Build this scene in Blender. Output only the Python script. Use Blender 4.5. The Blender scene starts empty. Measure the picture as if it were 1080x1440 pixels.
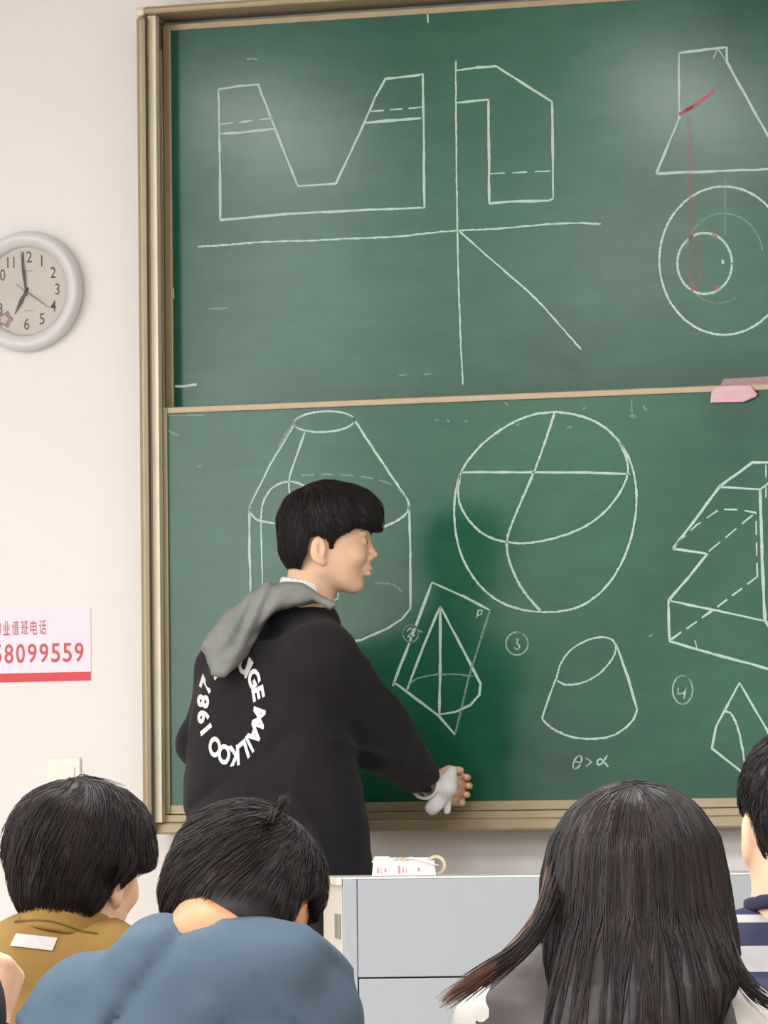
import bpy, math, random
import numpy as np
random.seed(7); np.random.seed(7)
C = bpy.context.scene.collection
sc = bpy.context.scene

# ---------------------------------------------------------------- camera
FPX = 7500.0
YAW, PITCH, ROLL = 0.34414, 0.060437, -0.010965
CAM = np.array([0.0, -11.6516, 1.25])
def cam_axes():
    cy, sy = math.cos(YAW), math.sin(YAW); cp, sp = math.cos(PITCH), math.sin(PITCH)
    r = np.array([cy, sy, 0.]); f = np.array([-sy, cy, 0.]); u = np.array([0, 0, 1.])
    F = f*cp + u*sp; U = u*cp - f*sp
    cr, sr = math.cos(ROLL), math.sin(ROLL)
    return r*cr + U*sr, U*cr - r*sr, F
AR, AU, AF = cam_axes()
cd = bpy.data.cameras.new('camera'); cam = bpy.data.objects.new('camera', cd); C.objects.link(cam)
cd.sensor_fit = 'HORIZONTAL'; cd.sensor_width = 36.0; cd.lens = FPX/1080*36.0
cd.clip_start = 0.1; cd.clip_end = 60
from mathutils import Matrix
M = Matrix(((AR[0], AU[0], -AF[0], CAM[0]), (AR[1], AU[1], -AF[1], CAM[1]), (AR[2], AU[2], -AF[2], CAM[2]), (0, 0, 0, 1)))
cam.matrix_world = M
sc.camera = cam

# ---------------------------------------------------------------- world, light, exposure
w = bpy.data.worlds.new('world'); sc.world = w; w.use_nodes = True
w.node_tree.nodes['Background'].inputs[0].default_value = (0.9, 0.95, 1.0, 1)
w.node_tree.nodes['Background'].inputs[1].default_value = 0.6
sc.view_settings.view_transform = 'Standard'; sc.view_settings.look = 'None'
sc.view_settings.gamma = 1.0; sc.view_settings.use_curve_mapping = False
sc.view_settings.exposure = -0.2
LAMP_W = (44.0, 56.0, 56.0)        # each ceiling tube lamp, by row from the board
WIN_W = 150.0        # daylight through the left window
CEIL = 3.62
LAMP_X = (-7.5, -6.05, -4.65, -3.2, -1.8, -0.4); LAMP_Y = (-4.35, -8.2, -12.0)

# ---------------------------------------------------------------- measuring helpers
def ray(px, py):
    return AF + AR*(px-540)/FPX + AU*(720-py)/FPX
def W(px, py, off=0.0):
    'point of the board wall (plane y = -off) seen at a pixel of the photograph'
    d = ray(px, py); return CAM + d*((-off-CAM[1])/d[1])
R0 = np.array([math.cos(YAW), math.sin(YAW), 0.]); F0 = np.array([-math.sin(YAW), math.cos(YAW), 0.])
def V(px, py, dep):
    'u (sideways), v (away), w (height) of a photographed point at a distance from the camera'
    d = ray(px, py)*dep
    return np.array([d@R0, d@F0, d[2]+CAM[2]])
def to_world(P):
    P = np.asarray(P, float)
    return P[..., 0:1]*R0 + P[..., 1:2]*F0 + np.array([CAM[0], CAM[1], 0.]) + P[..., 2:3]*np.array([0, 0, 1.])

# ---------------------------------------------------------------- materials
def lin(c):
    return tuple(((x/255)/12.92 if x/255 <= .04045 else ((x/255+.055)/1.055)**2.4) for x in c)+(1,)
def mat(name, rgb, rough=.6, metal=0, noise=None, bump=None, spec=.5, sheen=0, sss=0, rgb2=None, weave=None):
    'noise=(scale, amount) of colour mottling towards rgb2; bump=(scale, strength)'
    m = bpy.data.materials.new(name); m.use_nodes = True
    nt = m.node_tree; b = nt.nodes['Principled BSDF']
    b.inputs['Base Color'].default_value = lin(rgb); b.inputs['Roughness'].default_value = rough
    b.inputs['Metallic'].default_value = metal; b.inputs['Specular IOR Level'].default_value = spec
    if sheen: b.inputs['Sheen Weight'].default_value = sheen; b.inputs['Sheen Roughness'].default_value = .5
    if sss:
        b.inputs['Subsurface Weight'].default_value = sss; b.inputs['Subsurface Radius'].default_value = (.012, .004, .002)
        b.inputs['Subsurface Scale'].default_value = 1.0
    tc = nt.nodes.new('ShaderNodeTexCoord')
    if noise:
        n = nt.nodes.new('ShaderNodeTexNoise'); n.inputs['Scale'].default_value = noise[0]; n.inputs['Detail'].default_value = 5
        nt.links.new(tc.outputs['Object'], n.inputs['Vector'])
        cr = nt.nodes.new('ShaderNodeValToRGB'); cr.color_ramp.elements[0].position = .35; cr.color_ramp.elements[1].position = .68
        c2 = rgb2 or tuple(max(0, x*.82) for x in rgb)
        c1 = lin(rgb); c2 = lin(c2); a = noise[1]
        cr.color_ramp.elements[0].color = c1; cr.color_ramp.elements[1].color = tuple(c1[i]*(1-a)+c2[i]*a for i in range(3))+(1,)
        nt.links.new(n.outputs['Fac'], cr.inputs['Fac']); nt.links.new(cr.outputs['Color'], b.inputs['Base Color'])
    if bump:
        n = nt.nodes.new('ShaderNodeTexNoise'); n.inputs['Scale'].default_value = bump[0]; n.inputs['Detail'].default_value = 4
        nt.links.new(tc.outputs['Object'], n.inputs['Vector'])
        bp = nt.nodes.new('ShaderNodeBump'); bp.inputs['Strength'].default_value = bump[1]; bp.inputs['Distance'].default_value = .004
        nt.links.new(n.outputs['Fac'], bp.inputs['Height']); nt.links.new(bp.outputs['Normal'], b.inputs['Normal'])
    return m
def dusty(name, base, dust, chalk_scale=1.3, rough=.17):
    'green enamel with clouds of wiped chalk dust, streaked by the eraser'
    m = bpy.data.materials.new(name); m.use_nodes = True; nt = m.node_tree; b = nt.nodes['Principled BSDF']
    tc = nt.nodes.new('ShaderNodeTexCoord')
    def noise(scale, mapping, det=6, rgh=.55):
        mp = nt.nodes.new('ShaderNodeMapping'); mp.inputs['Scale'].default_value = mapping; mp.inputs['Rotation'].default_value = (0, .5, 0)
        n = nt.nodes.new('ShaderNodeTexNoise'); n.inputs['Scale'].default_value = scale; n.inputs['Detail'].default_value = det
        n.inputs['Roughness'].default_value = rgh; n.inputs['Distortion'].default_value = .4
        nt.links.new(tc.outputs['Object'], mp.inputs[0]); nt.links.new(mp.outputs[0], n.inputs['Vector']); return n.outputs['Fac']
    a = noise(chalk_scale, (1, 1, 1)); c = noise(5, (1, 1, 4), 5, .6)
    mx = nt.nodes.new('ShaderNodeMath'); mx.operation = 'MULTIPLY_ADD'; mx.inputs[1].default_value = .3
    nt.links.new(c, mx.inputs[0]); nt.links.new(a, mx.inputs[2])
    cr = nt.nodes.new('ShaderNodeValToRGB'); cr.color_ramp.elements[0].position = .45; cr.color_ramp.elements[1].position = .85
    cr.color_ramp.elements[0].color = lin(base); cr.color_ramp.elements[1].color = lin(dust)
    nt.links.new(mx.outputs[0], cr.inputs[0]); nt.links.new(cr.outputs[0], b.inputs['Base Color'])
    b.inputs['Roughness'].default_value = rough; b.inputs['Specular IOR Level'].default_value = .38
    return m
def chalk_mat(name, rgb, alpha):
    m = bpy.data.materials.new(name); m.use_nodes = True; nt = m.node_tree; b = nt.nodes['Principled BSDF']
    b.inputs['Base Color'].default_value = lin(rgb); b.inputs['Roughness'].default_value = .95; b.inputs['Specular IOR Level'].default_value = .1
    tc = nt.nodes.new('ShaderNodeTexCoord'); n = nt.nodes.new('ShaderNodeTexNoise'); n.inputs['Scale'].default_value = 240; n.inputs['Detail'].default_value = 3
    mr = nt.nodes.new('ShaderNodeMapRange'); mr.inputs[1].default_value = .3; mr.inputs[2].default_value = .6
    mr.inputs[3].default_value = alpha*.72; mr.inputs[4].default_value = alpha
    nt.links.new(tc.outputs['Object'], n.inputs['Vector']); nt.links.new(n.outputs['Fac'], mr.inputs[0]); nt.links.new(mr.outputs[0], b.inputs['Alpha'])
    return m
def hair_mat(name, rgb, rgb2, rough=.42):
    m = bpy.data.materials.new(name); m.use_nodes = True; nt = m.node_tree; b = nt.nodes['Principled BSDF']
    tc = nt.nodes.new('ShaderNodeTexCoord'); n = nt.nodes.new('ShaderNodeTexNoise'); n.inputs['Scale'].default_value = 9; n.inputs['Detail'].default_value = 6
    mp = nt.nodes.new('ShaderNodeMapping'); mp.inputs['Scale'].default_value = (3, 3, .5)
    nt.links.new(tc.outputs['Object'], mp.inputs[0]); nt.links.new(mp.outputs[0], n.inputs['Vector'])
    cr = nt.nodes.new('ShaderNodeValToRGB'); cr.color_ramp.elements[0].position = .35; cr.color_ramp.elements[1].position = .7
    cr.color_ramp.elements[0].color = lin(rgb); cr.color_ramp.elements[1].color = lin(rgb2)
    nt.links.new(n.outputs['Fac'], cr.inputs[0]); nt.links.new(cr.outputs[0], b.inputs['Base Color'])
    b.inputs['Roughness'].default_value = rough; b.inputs['Specular IOR Level'].default_value = .34
    return m
def glow(name, rgb, s):
    m = bpy.data.materials.new(name); m.use_nodes = True; b = m.node_tree.nodes['Principled BSDF']
    b.inputs['Emission Color'].default_value = lin(rgb); b.inputs['Emission Strength'].default_value = s; return m
def glass(name):
    m = bpy.data.materials.new(name); m.use_nodes = True; b = m.node_tree.nodes['Principled BSDF']
    b.inputs['Base Color'].default_value = (1, 1, 1, 1); b.inputs['Roughness'].default_value = .03
    b.inputs['Transmission Weight'].default_value = 1; b.inputs['IOR'].default_value = 1.1; return m

# ---------------------------------------------------------------- mesh helpers
def link(name, verts, faces, m, parent=None, loc=None, smooth=False):
    'verts are world coordinates; loc (or the parent) gives the origin'
    verts = np.asarray(verts, float)
    o0 = np.zeros(3) if loc is None else np.array(loc, float)
    if parent is not None: o0 = np.array(parent['_loc'])
    me = bpy.data.meshes.new(name)
    me.from_pydata([tuple(v) for v in verts-o0], [], [tuple(int(i) for i in f) for f in faces])
    if smooth: me.shade_smooth()
    me.materials.append(m); me.update()
    o = bpy.data.objects.new(name, me); C.objects.link(o)
    if parent is not None: o.parent = parent; o['_loc'] = list(o0)
    else: o.location = o0; o['_loc'] = list(o0)
    return o
def link_np(name, verts, quads, m, parent=None, loc=None, smooth=True):
    verts = np.asarray(verts, np.float64); quads = np.asarray(quads, np.int32); k = quads.shape[1]
    o0 = np.array(parent['_loc']) if parent is not None else (np.zeros(3) if loc is None else np.array(loc, float))
    me = bpy.data.meshes.new(name); me.vertices.add(len(verts)); me.vertices.foreach_set('co', (verts-o0).astype(np.float32).ravel())
    me.loops.add(quads.size); me.loops.foreach_set('vertex_index', quads.ravel())
    me.polygons.add(len(quads)); me.polygons.foreach_set('loop_start', np.arange(0, quads.size, k, dtype=np.int32))
    me.update(calc_edges=True); me.validate()
    if smooth: me.shade_smooth()
    me.materials.append(m)
    o = bpy.data.objects.new(name, me); C.objects.link(o); o['_loc'] = list(o0)
    if parent is not None: o.parent = parent
    else: o.location = o0
    return o
def empty(name, loc):
    o = bpy.data.objects.new(name, None); C.objects.link(o); o.location = loc; o['_loc'] = list(map(float, loc)); o.empty_display_size = .1
    return o
def tag(o, label, cat, group=None, kind=None):
    o['label'] = label; o['category'] = cat
    if group: o['group'] = group
    if kind: o['kind'] = kind
    return o
class MB:
    def __init__(s): s.v = []; s.f = []
    def add(s, v, f):
        n = len(s.v); s.v += [tuple(map(float, p)) for p in v]; s.f += [tuple(i+n for i in q) for q in f]
    def box(s, x0, x1, y0, y1, z0, z1, b=0.0):
        x0, x1 = sorted((x0, x1)); y0, y1 = sorted((y0, y1)); z0, z1 = sorted((z0, z1))
        b = min(b, .45*min(x1-x0, y1-y0, z1-z0))
        if b <= 0:
            s.add([(x, y, z) for x in (x0, x1) for y in (y0, y1) for z in (z0, z1)],
                  [(0, 1, 3, 2), (4, 6, 7, 5), (0, 4, 5, 1), (2, 3, 7, 6), (0, 2, 6, 4), (1, 5, 7, 3)]); return
        import bmesh
        bm = bmesh.new(); bmesh.ops.create_cube(bm, size=1)
        for v in bm.verts: v.co = ((x0+x1)/2+v.co.x*(x1-x0), (y0+y1)/2+v.co.y*(y1-y0), (z0+z1)/2+v.co.z*(z1-z0))
        bmesh.ops.bevel(bm, geom=bm.edges[:], offset=b, segments=2, affect='EDGES', profile=.5)
        bm.verts.index_update(); s.add([v.co[:] for v in bm.verts], [[v.index for v in f.verts] for f in bm.faces]); bm.free()
    def tube(s, pts, r, n=8):
        pts = [np.array(p, float) for p in pts]; rs = r if hasattr(r, '__len__') else [r]*len(pts); vs = []; k = len(pts)
        for i, p in enumerate(pts):
            t = pts[min(i+1, k-1)]-pts[max(i-1, 0)]; t /= np.linalg.norm(t)+1e-9
            a = np.cross(t, [0, 0, 1.] if abs(t[2]) < .9 else [1., 0, 0]); a /= np.linalg.norm(a); b2 = np.cross(t, a)
            vs += [p+rs[i]*(a*math.cos(2*math.pi*j/n)+b2*math.sin(2*math.pi*j/n)) for j in range(n)]
        fs = [(i*n+j, i*n+(j+1) % n, (i+1)*n+(j+1) % n, (i+1)*n+j) for i in range(k-1) for j in range(n)]
        fs += [tuple(range(n))[::-1], tuple((k-1)*n+j for j in range(n))]; s.add(vs, fs)
    def lathe(s, c, prof, n=48, axis='y', a0=0, a1=2*math.pi):
        'profile of (radius, height along axis)'
        full = abs(a1-a0-2*math.pi) < 1e-6; m = n if full else n+1; vs = []
        for j in range(m):
            a = a0+(a1-a0)*j/n
            for r, h in prof:
                vs.append((c[0]+r*math.cos(a), c[1]+h, c[2]+r*math.sin(a)) if axis == 'y' else (c[0]+r*math.cos(a), c[1]+r*math.sin(a), c[2]+h))
        k = len(prof); fs = [(j*k+i, j*k+i+1, ((j+1) % m)*k+i+1, ((j+1) % m)*k+i) for j in range(n) for i in range(k-1)]
        s.add(vs, fs)
    def xf(s, fn): s.v = [tuple(fn(p)) for p in s.v]; return s
    def build(s, name, m, parent=None, loc=None, smooth=False, view=False):
        v = np.array(s.v)
        if view: v = to_world(v)
        o = link(name, v, s.f, m, parent, loc, smooth)
        return o
def recalc(o):
    import bmesh
    bm = bmesh.new(); bm.from_mesh(o.data); bmesh.ops.recalc_face_normals(bm, faces=bm.faces[:]); bm.to_mesh(o.data); bm.free()
def text_mesh(body, size=1.0, offset=0.0, extrude=0.0):
    c = bpy.data.curves.new('text', 'FONT'); c.body = body; c.size = size; c.align_x = 'CENTER'; c.align_y = 'CENTER'; c.offset = offset; c.extrude = extrude
    c.resolution_u = 4
    o = bpy.data.objects.new('text', c); C.objects.link(o)
    me = bpy.data.meshes.new_from_object(o.evaluated_get(bpy.context.evaluated_depsgraph_get()))
    v = np.array([x.co[:] for x in me.vertices]); f = [tuple(p.vertices) for p in me.polygons]
    bpy.data.objects.remove(o); bpy.data.curves.remove(c); bpy.data.meshes.remove(me)
    return v, f

# ---------------------------------------------------------------- signed distance modelling
def caps(P, a, b, ra, rb=None):
    a = np.asarray(a, np.float32); b = np.asarray(b, np.float32); rb = ra if rb is None else rb
    ba = b-a; pa = P-a; h = np.clip((pa@ba)/max(float(ba@ba), 1e-9), 0, 1)
    return np.sqrt(((pa-h[..., None]*ba)**2).sum(-1))-(ra+(rb-ra)*h)
def ell(P, c, r, A=None):
    q = P-np.asarray(c, np.float32)
    if A is not None: q = q@np.asarray(A, np.float32).T     # rows of A are the axes
    r = np.asarray(r, np.float32); k0 = np.sqrt(((q/r)**2).sum(-1)); k1 = np.sqrt(((q/r**2)**2).sum(-1))+1e-6
    return k0*(k0-1)/k1
def smin(a, b, k):
    h = np.clip(.5+.5*(b-a)/k, 0, 1); return b*(1-h)+a*h-k*h*(1-h)
def smax(a, b, k): return -smin(-a, -b, k)
def poly2(x, y, pts):
    'signed distance to a polygon in the plane (negative inside)'
    pts = np.asarray(pts, np.float32); n = len(pts); d = np.full(x.shape, 1e9, np.float32); sgn = np.ones(x.shape, np.float32)
    for i in range(n):
        a = pts[i]; b = pts[i-1]; ex, ey = b-a; wx = x-a[0]; wy = y-a[1]
        t = np.clip((wx*ex+wy*ey)/(ex*ex+ey*ey), 0, 1); d = np.minimum(d, (wx-ex*t)**2+(wy-ey*t)**2)
        c1 = y >= a[1]; c2 = y < b[1]; c3 = ex*wy > ey*wx
        sgn = np.where((c1 & c2 & c3) | (~c1 & ~c2 & ~c3), -sgn, sgn)
    return sgn*np.sqrt(d)
def folds(P, seed, scale, amp, stretch=(1, 1, 1), n=5):
    rs = np.random.RandomState(seed); s = np.zeros(P.shape[:-1], np.float32); Q = P*np.asarray(stretch, np.float32)
    wv = np.sin(Q@(rs.randn(3).astype(np.float32)*scale*.45)+1.3)
    for i in range(n):
        k = rs.randn(3).astype(np.float32); k *= scale*(1+.5*i)/np.linalg.norm(k)
        s += np.sin(Q@k+rs.rand()*6+wv*1.3)/(1+.5*i)
    return s*(amp/2)
def creases(P, seed, dirn, scale, amp, sharp=3):
    'narrow drawn folds running across dirn, fading in and out'
    rs = np.random.RandomState(seed); d = np.asarray(dirn, np.float32); d = d/np.linalg.norm(d); k = rs.randn(3, 3).astype(np.float32)*6
    wv = np.sin(P@k[0]+1)+.6*np.sin(P@k[1]*1.7+2); m = np.clip(.5+.8*np.sin(P@k[2]*1.3+rs.rand()*6), 0, 1)
    return amp*m*(1-np.abs(np.sin(P@d*scale+wv)))**sharp
def grid_mesh(fn, xs, ys, zs):
    xs, ys, zs = [np.asarray(a, np.float32) for a in (xs, ys, zs)]; nx, ny, nz = len(xs), len(ys), len(zs)
    G = np.empty((nx, ny, nz), np.float32); step = max(1, int(400000/(nx*ny)))
    for k in range(0, nz, step):
        z = zs[k:k+step]; P = np.stack(np.meshgrid(xs, ys, z, indexing='ij'), -1); G[:, :, k:k+step] = fn(P)
    ins = G < 0
    cnt = sum(ins[i:nx-1+i, j:ny-1+j, k:nz-1+k].astype(np.int8) for i in (0, 1) for j in (0, 1) for k in (0, 1))
    act = (cnt > 0) & (cnt < 8); I, J, K = np.nonzero(act); n = len(I)
    idx = np.full(act.shape, -1, np.int32); idx[I, J, K] = np.arange(n)
    acc = np.zeros((n, 3), np.float64); num = np.zeros(n)
    cs = [(i, j, k) for i in (0, 1) for j in (0, 1) for k in (0, 1)]
    for a in cs:
        for ax in range(3):
            if a[ax]: continue
            b = list(a); b[ax] = 1
            va = G[I+a[0], J+a[1], K+a[2]]; vb = G[I+b[0], J+b[1], K+b[2]]; m = (va < 0) != (vb < 0)
            t = np.where(m, va/np.where(m, va-vb, 1), 0)
            pa = np.stack([xs[I+a[0]], ys[J+a[1]], zs[K+a[2]]], -1); pb = np.stack([xs[I+b[0]], ys[J+b[1]], zs[K+b[2]]], -1)
            acc += np.where(m[:, None], pa+t[:, None]*(pb-pa), 0); num += m
    vt = acc/num[:, None]; Q = []
    for ax in range(3):
        sl0 = [slice(None)]*3; sl1 = [slice(None)]*3; sl0[ax] = slice(0, -1); sl1[ax] = slice(1, None)
        a, b = ins[tuple(sl0)], ins[tuple(sl1)]; e = np.argwhere(a != b)
        o1, o2 = (ax+1) % 3, (ax+2) % 3; dims = (nx, ny, nz)
        e = e[(e[:, o1] > 0) & (e[:, o2] > 0) & (e[:, o1] < dims[o1]-1) & (e[:, o2] < dims[o2]-1)]
        out = a[e[:, 0], e[:, 1], e[:, 2]]; q = []
        for d1, d2 in ((-1, -1), (0, -1), (0, 0), (-1, 0)):
            c = e.copy(); c[:, o1] += d1; c[:, o2] += d2; q.append(idx[c[:, 0], c[:, 1], c[:, 2]])
        q = np.stack(q, -1); q = np.where(out[:, None], q, q[:, ::-1]); Q.append(q)
    Q = np.concatenate(Q)
    return vt, Q[(Q >= 0).all(1)]
def grad(fn, p, e=.0015):
    g = np.stack([(fn(p+np.eye(3, dtype=np.float32)[i]*e)-fn(p-np.eye(3, dtype=np.float32)[i]*e))/(2*e) for i in range(3)], -1)
    return g
def project(fn, p, lim=.004, off=0.0, it=2):
    p = p.astype(np.float32)
    for _ in range(it):
        g = grad(fn, p); d = fn(p)-off; g2 = (g**2).sum(-1)+1e-4
        st = (d/g2)[:, None]*g; ln = np.linalg.norm(st, axis=-1, keepdims=True)+1e-9; p = p-st*np.minimum(1, lim/ln)
    return p
def axis(lo, hi, h, fine=None):
    if fine is None: return np.arange(lo, hi+h, h)
    a, b, hf = fine; out = []
    if a > lo: out += list(np.linspace(lo, a, max(2, int(round((a-lo)/h))+1))[:-1])
    out += list(np.arange(a, b, hf))
    if b < hi: out += list(np.linspace(b, hi, max(2, int(round((hi-b)/h))+1)))
    return np.array(out)
def sdf_obj(name, fn, lo, hi, h, m, parent, fine=None, proj=True):
    f = fine or (None, None, None)
    v, q = grid_mesh(fn, *[axis(lo[i], hi[i], h, f[i]) for i in range(3)])
    if proj: v = project(fn, v, lim=h*.5)
    return link_np(name, to_world(v), q, m, parent)

# strands of hair: thin tapered tubes that run over a form
def strand_mesh(paths, r0, r1, name, m, parent):
    'paths (N, S, 3) in view space'
    N, S, _ = paths.shape; T = np.gradient(paths, axis=1); T /= np.linalg.norm(T, axis=-1, keepdims=True)+1e-9
    ref = np.random.RandomState(3).randn(N, 1, 3); A = np.cross(T, np.broadcast_to(ref, T.shape)); A /= np.linalg.norm(A, axis=-1, keepdims=True)+1e-9
    B = np.cross(T, A); tt = np.linspace(0, 1, S); r = (r0*(1-tt**2)+r1*tt**2)[None, :, None]
    ring = np.stack([paths+r*(A*math.cos(a)+B*math.sin(a)) for a in (0, 2.094, 4.189)], 2)   # N,S,3,3
    verts = ring.reshape(-1, 3); base = (np.arange(N)*S*3)[:, None, None]+(np.arange(S-1)*3)[None, :, None]
    j = np.arange(3)[None, None, :]; j2 = (j+1) % 3
    q = np.stack([base+j, base+j2, base+3+j2, base+3+j], -1).reshape(-1, 4)
    return link_np(name, to_world(verts), q, m, parent)
def flow_paths(fn, roots, steer, L, S, lift=(.001, .006), jit=.15, seed=0):
    'march strands over the surface fn=0 following steer(p, t) -> direction'
    rs = np.random.RandomState(seed); N = len(roots); p = roots.astype(np.float32); L = np.broadcast_to(np.asarray(L, float), (N,))
    w = rs.randn(N, 3).astype(np.float32)*jit; top = rs.uniform(.3, 1, N); out = []
    for s in range(S):
        t = s/(S-1); g = grad(fn, p, .003); g /= np.linalg.norm(g, axis=-1, keepdims=True)+1e-6
        off = (lift[0]+(lift[1]-lift[0])*t)*top; p = p+((off-fn(p))[:, None]*g).clip(-.012, .012)
        out.append(p.copy()); d = steer(p, t)+w; d -= (d*g).sum(-1, keepdims=True)*g; d /= np.linalg.norm(d, axis=-1, keepdims=True)+1e-6
        p = (p+d*(L/(S-1))[:, None]).astype(np.float32)
    return np.stack(out, 1)
# ---------------------------------------------------------------- the room
RX0, RX1, RY0 = -9.0, 2.2, -14.2
m_wall = mat('wall_paint', (240, 235, 232), .85, noise=(1.2, .25), rgb2=(228, 221, 214), bump=(60, .06))
m_floor = mat('floor_terrazzo', (182, 177, 170), .45, noise=(30, .6))
m_ceil = mat('ceiling_paint', (236, 235, 230), .9)
def struct(o): o['kind'] = 'structure'; return o
def slab(name, m, *a, b=0.0):
    mb = MB(); mb.box(*a, b=b); return struct(mb.build(name, m))
slab('floor', m_floor, RX0-.1, RX1+.1, RY0-.1, .1, -.1, 0)
slab('ceiling', m_ceil, RX0-.1, RX1+.1, RY0-.1, .1, CEIL, CEIL+.1)
slab('wall_front', m_wall, RX0-.1, RX1+.1, 0, .12, 0, CEIL)
slab('wall_back', m_wall, RX0-.1, RX1+.1, RY0-.12, RY0, 0, CEIL)
slab('wall_right', m_wall, RX1, RX1+.12, RY0, 0, 0, CEIL)
# left wall with two daylit window openings
WY = ((-8.2, -6.6), (-12.6, -10.4)); WZ = (1.5, 3.2)
mb = MB(); ys = [RY0, WY[1][0], WY[1][1], WY[0][0], WY[0][1], 0]
for a, b in ((0, 1), (2, 3), (4, 5)): mb.box(RX0-.12, RX0, ys[a], ys[b], 0, CEIL)
for a, b in ((1, 2), (3, 4)): mb.box(RX0-.12, RX0, ys[a], ys[b], 0, WZ[0]); mb.box(RX0-.12, RX0, ys[a], ys[b], WZ[1], CEIL)
struct(mb.build('wall_left', m_wall))
m_sash = mat('window_sash', (225, 225, 222), .4); m_pane = glass('window_glass')
for k, (a, b) in enumerate(WY):
    e = struct(empty('window_%d' % (k+1), (RX0-.06, (a+b)/2, WZ[0])))
    mb = MB()
    for y in (a, (a+b)/2-.03, b-.06): mb.box(RX0-.09, RX0-.03, y, y+.06, WZ[0], WZ[1])
    for z in (WZ[0], WZ[1]-.06): mb.box(RX0-.09, RX0-.03, a, b, z, z+.06)
    mb.build('window_frame', m_sash, e)
    for y0, y1 in ((a+.06, (a+b)/2-.03), ((a+b)/2+.03, b-.06)):
        mb = MB(); mb.box(RX0-.064, RX0-.058, y0, y1, WZ[0]+.06, WZ[1]-.06); mb.build('pane', m_pane, e)
    L = bpy.data.lights.new('daylight', 'AREA'); L.shape = 'RECTANGLE'; L.size = b-a; L.size_y = WZ[1]-WZ[0]; L.energy = WIN_W*(b-a)/2.4; L.color = (.97, .98, 1.0)
    lo = bpy.data.objects.new('daylight', L); C.objects.link(lo); lo.location = (RX0+.03, (a+b)/2, (WZ[0]+WZ[1])/2); lo.rotation_euler = (0, -math.pi/2, 0)
# teacher's platform
m_plat = mat('platform_wood', (204, 186, 162), .5, noise=(6, .6)); PLAT = .25
slab('trim_1', m_plat, -5.6, -.2, -2.5, 0, 0, PLAT, b=.01)['label'] = 'raised teaching platform under the chalkboard'
# ceiling tube lamps
m_tube = glow('lamp_tube_glow', (255, 250, 240), 3.0); m_lampb = mat('lamp_housing', (235, 235, 232), .4)
lid = 0
for iy, y in enumerate(LAMP_Y):
    for ix, x in enumerate(LAMP_X):
        e = tag(empty('ceiling_lamp', (x, y, CEIL)), 'white ceiling tube lamp, out of frame above the class', 'lamp', 'ceiling tube lamps over the room')
        mb = MB(); mb.box(x-.09, x+.09, y-.66, y+.66, CEIL-.06, CEIL-.001, b=.01); mb.build('housing', m_lampb, e)
        for s in (-.045, .045):
            mb = MB(); mb.tube([(x+s, y-.6, CEIL-.075), (x+s, y+.6, CEIL-.075)], .0125, 8); mb.build('tube', m_tube, e)
        L = bpy.data.lights.new('lamp_light', 'AREA'); L.shape = 'RECTANGLE'; L.size = .16; L.size_y = 1.25; L.energy = LAMP_W[iy]; L.color = (.965, .975, 1.0)
        lo = bpy.data.objects.new('lamp_light', L); C.objects.link(lo); lo.location = (0, 0, -.095); lo.parent = e

# ---------------------------------------------------------------- chalkboard frame
m_al = mat('champagne_aluminium', (170, 154, 124), .38, metal=.25, noise=(14, .3), bump=(160, .05))
m_al2 = mat('pale_aluminium', (240, 228, 204), .38, metal=.15, noise=(10, .25))  # cream metal, brightened to paint in the light on the post's inner channel
m_dark = mat('dark_recess', (70, 60, 54), .8)
m_green_u = dusty('board_green_upper', (14, 74, 52), (52, 106, 84)); m_green_l = dusty('board_green_lower', (10, 74, 52), (46, 104, 78))
OFF = .155; XR = -.62
x0 = W(194, 600, OFF)[0]; x1 = W(209.5, 600, OFF)[0]
zt = W(203, 9, OFF)[2]; zt2 = W(203, 20, OFF)[2]; zb1 = W(800, 1150, OFF)[2]; zb0 = W(800, 1167, OFF)[2]; zb2 = W(800, 1139, .125)[2]
xe = XR+(x1-x0)
fr = tag(empty('board_surround', ((x0+XR)/2, 0, zb0)), 'champagne aluminium frame with tracks around the two green sliding boards', 'frame')
def fbox(name, m, *a, b=.004):
    mb = MB(); mb.box(*a, b=b); return mb.build(name, m, fr)
fbox('side_post', m_al, x0, x1, -OFF, -.001, zb0, zt-.02, b=.012)
fbox('side_post', m_al, XR, xe, -OFF, -.001, zb0, zt-.02, b=.012)
fbox('top_rail', m_al, x0+.02, xe-.02, -OFF, -.001, zt2, zt, b=.007)
for xx in (x0, xe-.024):
    fbox('corner_cap', m_al2, xx-.001, xx+.025, -OFF-.002, -.001, zt2-.004, zt+.001, b=.01)
fbox('bottom_rail', m_al, x0+.005, xe-.005, -.122, -.001, zb0, zb1, b=.005)
fbox('bottom_track', m_al, x1, XR, -.114, -.001, zb1, zb2, b=.002)
# inner channel of the left post, its lit look painted paler; its lip, the upper track
fbox('channel', m_al2, W(211.5, 600, .13)[0], W(224.5, 600, .13)[0], -.135, -.112, zb1, zt2, b=.002)
fbox('lip', m_dark, x1-.0018, x1+.0015, -OFF+.0005, -OFF+.0055, zb1, zt2, b=0)
zk = W(228, 69, .08)[2]
for q in (-.094, -.080, -.070):
    fbox('track_rib', m_al, x1, x1+.006, q, q+.004, zb2, zk, b=.001)
fbox('channel', m_al2, XR-.0025, XR+.002, -OFF+.006, -.098, zb1, zt2, b=.001)

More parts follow.
